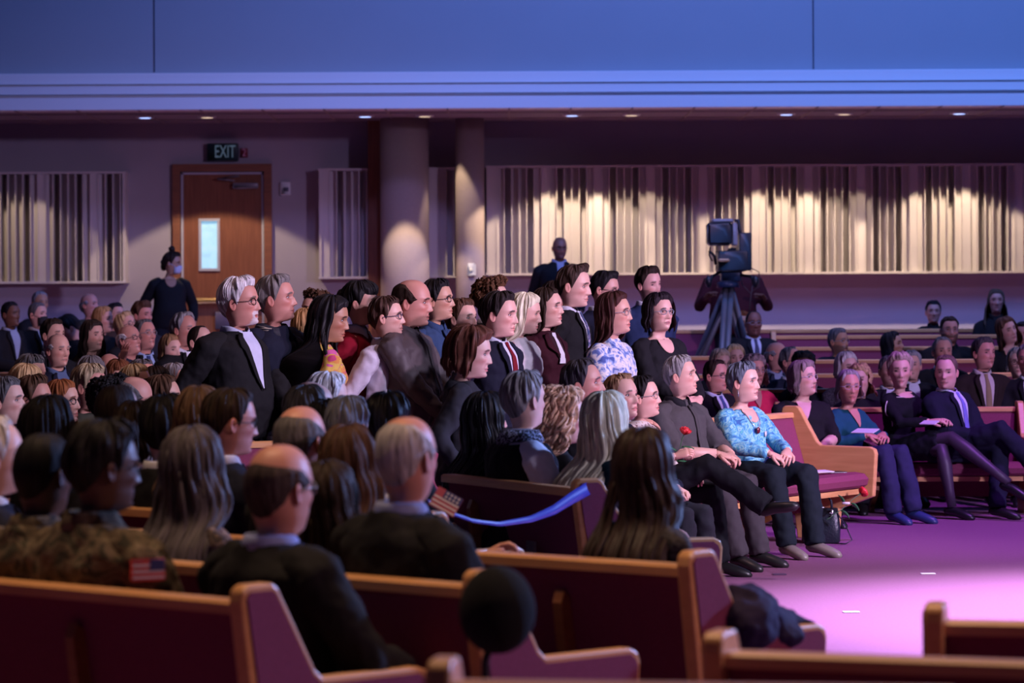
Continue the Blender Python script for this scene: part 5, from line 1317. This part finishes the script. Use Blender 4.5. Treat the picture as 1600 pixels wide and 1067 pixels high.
person('woman with hair combed back under a band, upper face showing above the ash blonde', 966, 586, 292, -30, -42, pitch=10, fem=True, skin=SK_P, hair=hr('short', (.3, .18, .1), T=.012, hl=.1), top=coat(N))
def hold(z=.0): return None
person('smiling woman in glasses with a cream floral blouse, legs crossed, rose in hand', 1001, 588, 262, -28, -15, pitch=6, fem=True, skin=SK_P, hair=hr('short', BLACK, T=.014, hl=.05, blobs=[(0, -.10, .0, .05, .04, .06)]), top=dict(kind='top', col=(.5, .5, .5), mat='cream_floral', neck='high'), legs=(.008, .009, .012), hs=1.0, fat=.3, glasses=(.3, .3, .3),
       knees=dict(l=(-.12, .42, .50), r=(.02, .46, .66)), feet=dict(l=(-.13, .46, .085), r=(-.05, .80, .44), rd=(.1, .95, .25)), shoes=(.012, .012, .014),
       arms=dict(r=dict(w=(.14, .30, .72), d=(-.3, .8, .3), n=(-.6, 0, -.8), t=(-.5, .2, .9), p=(.9, -.5, -.6), curl=1.0)))
BAND = {}
person('seated gray-haired man in a dark gray shirt with hands clasped, looking up', 1059, 557, 252, -40, -18, pitch=8, skin=SK_P, hair=hr('short', (.3, .3, .3), T=.009), top=shirt((.075, .07, .075), sleeve='elbow', ccol=(.015, .015, .02)), legs=(.055, .048, .055), fat=.65, hs=1.06, bsc=1.05,
       knees=dict(l=(-.12, .44, .51), r=(.17, .46, .52)), feet=dict(l=(-.16, .50, .09), r=(.14, .56, .09)), shoes=(.02, .02, .02),
       arms=dict(r=dict(w=(.085, .36, .70), d=(-.7, .7, -.25), n=(0, -.4, -.9), t=(0, .5, .8), p=(.9, -.5, -.6), curl=.9), l=dict(w=(-.06, .36, .69), d=(.75, .6, -.2), n=(0, -.4, -.9), t=(0, .5, .8), p=(-.9, -.5, -.6), curl=.9)))
person('seated woman with cropped blue-gray hair and an aqua patterned blouse', 1160, 566, 242, -48, -30, pitch=4, fem=True, skin=SK_P, hair=hr('short', (.13, .16, .2), T=.016, hl=-.02, vol=.006), top=dict(kind='top', col=(.1, .4, .5), mat='aqua_batik', neck='scoop'), legs=(.010, .016, .022), fat=.75, hs=1.08, bsc=1.05, lip=(.42, .12, .14),
       knees=dict(l=(-.13, .46, .52), r=(.15, .44, .52)), feet=dict(l=(-.14, .52, .09), r=(.10, .50, .09)), shoes=(.22, .2, .16),
       arms=dict(r=dict(w=(.10, .35, .66), d=(-.75, .55, -.4), n=(0, -.5, -.9), t=(0, .5, .8), p=(.9, -.5, -.6), curl=.8), l=dict(w=(-.07, .35, .67), d=(.75, .55, -.4), n=(0, -.5, -.9), t=(0, .5, .8), p=(-.9, -.5, -.6), curl=.8)))
p_ = PEOPLE[-1]
def pendant(p):
    root, TM, HM, bvh = p[:4]; sv = mat('silver', (.6, .6, .65), .25, metal=.9)
    g = patch(bvh, TM, [(.33, -.012, .012), (.29, -.012, .012)], off=.012, nx=3, nz=3); c = g[1][1]
    f = MB(); f.ball(tuple(c), (.016, .008, .022)); nk = f.build('necklace', mat('garnet', (.12, .01, .02), .2), root)
    for sd in (-1, 1):
        gg = patch(bvh, TM, [(.44, sd*.055-.003, sd*.055+.003), (.38, sd*.045-.003, sd*.045+.003), (.32, sd*.012-.003, sd*.012+.003)], off=.010, nx=2, nz=9)
        MB().tube([tuple((np.array(r[0])+np.array(r[1]))/2) for r in gg], .0028, 6).build('chain', sv, nk)
    g = patch(bvh, TM, [(.30, -.10, -.07), (.26, -.10, -.07)], off=.012, nx=3, nz=3)
    MB().grid(g).build('name_tag', mat('white_tag', (.6, .6, .6), .5), root, solid=.003)
    for sd in (-1, 1): MB().tube(xfp([(sd*.082, -.005, -.045), (sd*.083, -.004, -.065), (sd*.083, -.004, -.085)], HM), [.003, .005, .003], 6).build('earring', sv, root)
pendant(p_)
# --- right section, front row
person('seated woman in glasses and black blouse with crossed bare forearms', 1252, 563, 214, -80, -42, pitch=8, fem=True, skin=SK_P, fat=.9, hair=hr('bob', (.24, .19, .18), L=.09, T=.018, vol=.004), top=topf(K, 'vee', sleeve='elbow'), glasses=(.5, .5, .55), hs=1.1, bsc=1.08)
person('elderly woman in a teal sweater holding papers, navy trousers', 1326, 580, 212, -48, -78, pitch=0, fem=True, skin=SK_R, fat=.1, lean=4, hair=hr('bob', (.28, .26, .27), L=.09, T=.012, hl=.12), top=topf((.01, .075, .115), 'vee'), legs=(.03, .03, .085), glasses=(.4, .4, .45), hs=1.05, shoes=(.03, .05, .16),
       knees=dict(l=(-.11, .46, .51), r=(.08, .47, .52)), feet=dict(l=(-.13, .56, .09), r=(.05, .52, .09)), arms=dict(r=dict(w=(.09, .30, .64), d=(-.8, .5, -.2), n=(0, -.4, -.9), t=(0, .5, .8), p=(.9, -.5, -.6), curl=.6), l=dict(w=(-.07, .32, .64), d=(.8, .5, -.2), n=(0, -.4, -.9), t=(0, .5, .8), p=(-.9, -.5, -.6), curl=.6)))
person('woman in a black dress with white piping and blonde-gray hair, legs crossed', 1406, 549, 208, -52, -92, pitch=-2, fem=True, skin=SK_P, fat=-.2, hair=hr('short', (.42, .32, .27), T=.024, vol=.008, hl=.0), top=dict(kind='dress', col=(.008, .008, .012), neck='boat'), legs=(.010, .010, .016), legkind='skirt', skinlegs=np.array((.05, .035, .06)), hs=1.12, shoes=(.008, .008, .01),
       knees=dict(l=(.02, .46, .51), r=(-.04, .50, .60)), feet=dict(l=(-.02, .52, .09), r=(-.20, .92, .28), rd=(-.3, .9, -.35)), arms=dict(r=dict(w=(.05, .36, .72), d=(-.6, .7, .1), n=(0, -.4, -.9), t=(0, .5, .8), p=(.9, -.5, -.6), curl=.6), l=dict(w=(-.10, .36, .72), d=(.5, .7, .1), n=(0, -.4, -.9), t=(0, .5, .8), p=(-.9, -.5, -.6), curl=.6)))
p_ = PEOPLE[-1]
def piping(p):
    root, TM, HM, bvh = p[:4]; wm = mat('piping_white', (.65, .62, .55), .6)
    g = patch(bvh, TM, [(.432, -.10, .10), (.422, -.10, .10)], off=.004, nx=22, nz=2)
    MB().tube([tuple(q) for q in g[0]], .0045, 6).build('neck_piping', wm, root)
    # down the right sleeve
    P = []
    for z in np.linspace(.40, .18, 12):
        o = Vector(xfp([(.6, .10, z)], TM)[0]); d = Vector((-1, -.12, 0)).normalized(); h = bvh.ray_cast(o, d)
        if h[0] is not None: P.append(tuple(h[0]-d*.004))
    if len(P) > 3: MB().tube(P, .0045, 6).build('sleeve_piping', wm, root)
piping(p_)
person('seated man in a navy suit with a violet tie turned to his left', 1478, 555, 208, -46, -108, pitch=-2, skin=SK_P, hair=hr('short', (.13, .09, .07), T=.008, hl=.12), top=suit(N, (.55, .6, .72), (.18, .18, .55), vz=.05, vw=.06), legs=(.012, .013, .03), fat=.5, hs=1.1, bsc=1.05,
       knees=dict(l=(-.05, .46, .50), r=(.02, .52, .66)), feet=dict(l=(.05, .50, .09), r=(-.20, .72, .34), rd=(-.3, .9, -.3)))
# second row right
person('man in glasses and a dark suit with blue tie between the seated couple', 1118, 563, 205, -55, -40, pitch=2, skin=SK_R, fat=.5, hair=hr('short', DKB, T=.008, hl=.1), top=suit(K, (.5, .55, .7), (.05, .08, .22)), glasses=(.05, .05, .06))
person('woman with gray waves and glasses in a bright pink top and black shawl', 1177, 553, 198, -70, -62, fem=True, skin=SK_R, hair=hr('curlylong', (.22, .17, .17), L=.11, T=.022), top=topf((.75, .03, .10), 'vee'), glasses=(.2, .2, .25), fat=.4)
person('person with a large dome of black hair behind the woman with crossed forearms', 1255, 548, 190, -80, -100, fem=True, skin=SK_D, hair=hr('afro', BLACK, T=.03), top=coat(K), fat=.3)
person('white-haired woman above the elderly woman in teal', 1322, 550, 196, -82, -65, pitch=4, fem=True, skin=SK_P, hair=hr('bob', (.6, .57, .52), L=.07, T=.016), top=dict(kind='top', col=CH, mat='dark_tweed', neck='high'))
person('woman with wavy blonde hair half hidden behind the elderly woman in teal', 1343, 568, 202, -82, -105, fem=True, skin=SK_P, hair=hr('curlylong', BLD, L=.10, T=.02), top=coat(K))
person('man in a charcoal suit hidden behind the woman in the black dress', 1389, 556, 196, -82, -80, hair=hr('short', SALT), top=suit(CH), hs=.95)
person('gray-haired person whose head shows right above the woman in the black dress', 1424, 548, 192, -85, -100, hair=hr('short', GRAY), top=suit(K), hs=.9)
person('middle-aged man in a dark brown suit, cream shirt and patterned tie', 1536, 527, 196, -78, -60, pitch=4, skin=SK_R, hair=hr('short', (.07, .06, .06), T=.012), top=suit((.022, .015, .012), (.5, .46, .42), (.25, .2, .1), vz=.08, vw=.06), fat=.4, hs=1.08, legs=(.015, .012, .012))
person('older woman in glasses at the right edge behind the brown-suited man', 1590, 543, 190, -90, -95, fem=True, skin=SK_P, hair=hr('bob', (.35, .3, .28), L=.06, T=.014), top=coat(K), glasses=True)
person('gray-haired man cut by the right edge of the picture', 1606, 538, 196, -95, -110, skin=SK_R, hair=hr('short', GRAY), top=suit(K))
# third row right
person('fair-haired person low behind the man with the blue tie', 1126, 549, 184, -75, -60, pitch=-4, fem=True, hair=hr('bob', (.42, .3, .2), L=.07), top=coat(K), glasses=True)
person('blond head right of the fair-haired person in glasses', 1148, 548, 180, -75, -80, fem=True, hair=hr('bob', BLD, L=.08), top=coat(BR))
person('smiling bald man in a blue-gray suit in the right section', 1212, 536, 182, -70, -35, skin=SK_R, fat=.4, hair=hr('fringe', GRAY, top=.7), top=suit((.03, .035, .06), (.3, .35, .5)))
person('man with dark thinning hair and glasses beside the smiling bald man', 1233, 543, 186, -72, -38, pitch=8, skin=SK_R, hair=hr('short', SALT, hl=.2, T=.008), top=suit((.02, .024, .045)), glasses=True, hs=1.05)
person('man with gray temples seated above the man with the violet tie', 1472, 527, 184, -85, -80, skin=SK_R, hair=hr('short', (.2, .18, .18), T=.008, hl=.1), top=suit(K), hs=1.05)
person('woman with long black hair leaning her head in the right section', 1390, 527, 168, -70, -25, pitch=12, fem=True, skin=SK_T, hair=hr('long', BLACK, L=.30, T=.018, hl=.05), top=card(K))
person('bearded man in glasses and a dark jacket in the middle of the right section', 1309, 513, 170, -75, -45, skin=SK_T, hair=hr('short', SALT, T=.010), beard=dict(col=(.06, .05, .05), full=1, amt=.7), top=coat(N), glasses=(.3, .3, .34))
person('large man with a brown beard in black at the right', 1483, 495, 168, -85, -85, skin=SK_R, fat=1.0, bsc=1.12, hair=hr('short', DKB, T=.010), beard=dict(col=(.09, .04, .02), full=1), top=shirt(K), glasses=(.2, .2, .22), hs=1.08)
person('woman tilting her head with brown hair and a low black neckline at the right', 1566, 494, 172, -85, -65, tilt=18, pitch=6, fem=True, skin=SK_P, hair=hr('long', (.10, .05, .03), L=.16, T=.016), top=topf(K, 'vee'), fat=.3)
person('dark-haired man at the right edge behind the woman tilting her head', 1600, 503, 170, -95, -110, skin=SK_R, hair=hr('short', BLACK), top=coat(K))
person('dark-skinned bald man in a black suit and patterned tie below the camera', 1177, 487, 158, -80, -80, skin=(.22, .09, .06), hair=hr('buzz', BLACK, hl=.3), top=suit(K, (.5, .52, .62), (.06, .06, .10)), glasses=(.3, .3, .34), fat=.4, bsc=1.1, hs=1.05)
person('person with reddish curly hair behind the tripod', 1157, 486, 153, -80, -60, fem=True, skin=SK_T, hair=hr('afro', (.2, .06, .02), T=.022), top=coat(K), hs=.95)
person('boy with dark hair and a black shirt in the last right row', 1458, 470, 147, -85, -92, skin=SK_R, hair=hr('short', BLACK, T=.012), top=shirt(K), hs=.92, bsc=.85)
person('woman with long light-tipped brown hair in the last right row', 1556, 452, 150, -88, -92, fem=True, skin=SK_R, hair=hr('long', (.09, .06, .04), L=.26, T=.012, front=True), top=shirt(K), bsc=1.1)
# camera operator
person('camera operator in a dark red shirt standing behind the television camera', 1146, 385, 150, -90, -90, pose='stand', skin=SK_B, hair=hr('short', BLACK), top=shirt((.05, .008, .012)), fat=.6, bsc=1.25, pitch=-20,
       arms=dict(l=dict(w=(-.30, .33, 1.26), d=(.4, .6, .4), n=(0, 0, -1), t=(1, 0, 0), p=(-.5, -.3, -1)), r=dict(w=(.30, .33, 1.28), d=(-.4, .6, .4), n=(0, 0, -1), t=(-1, 0, 0), p=(.5, -.3, -1))))
# the rose held upright by the woman in the cream blouse
rose(W(1050, 742, 19.3), W(1071, 672, 19.25), 'red rose held upright by the woman in the cream floral blouse', leaves=((.3, 1), (.5, -1), (.62, 1), (.45, 1)))
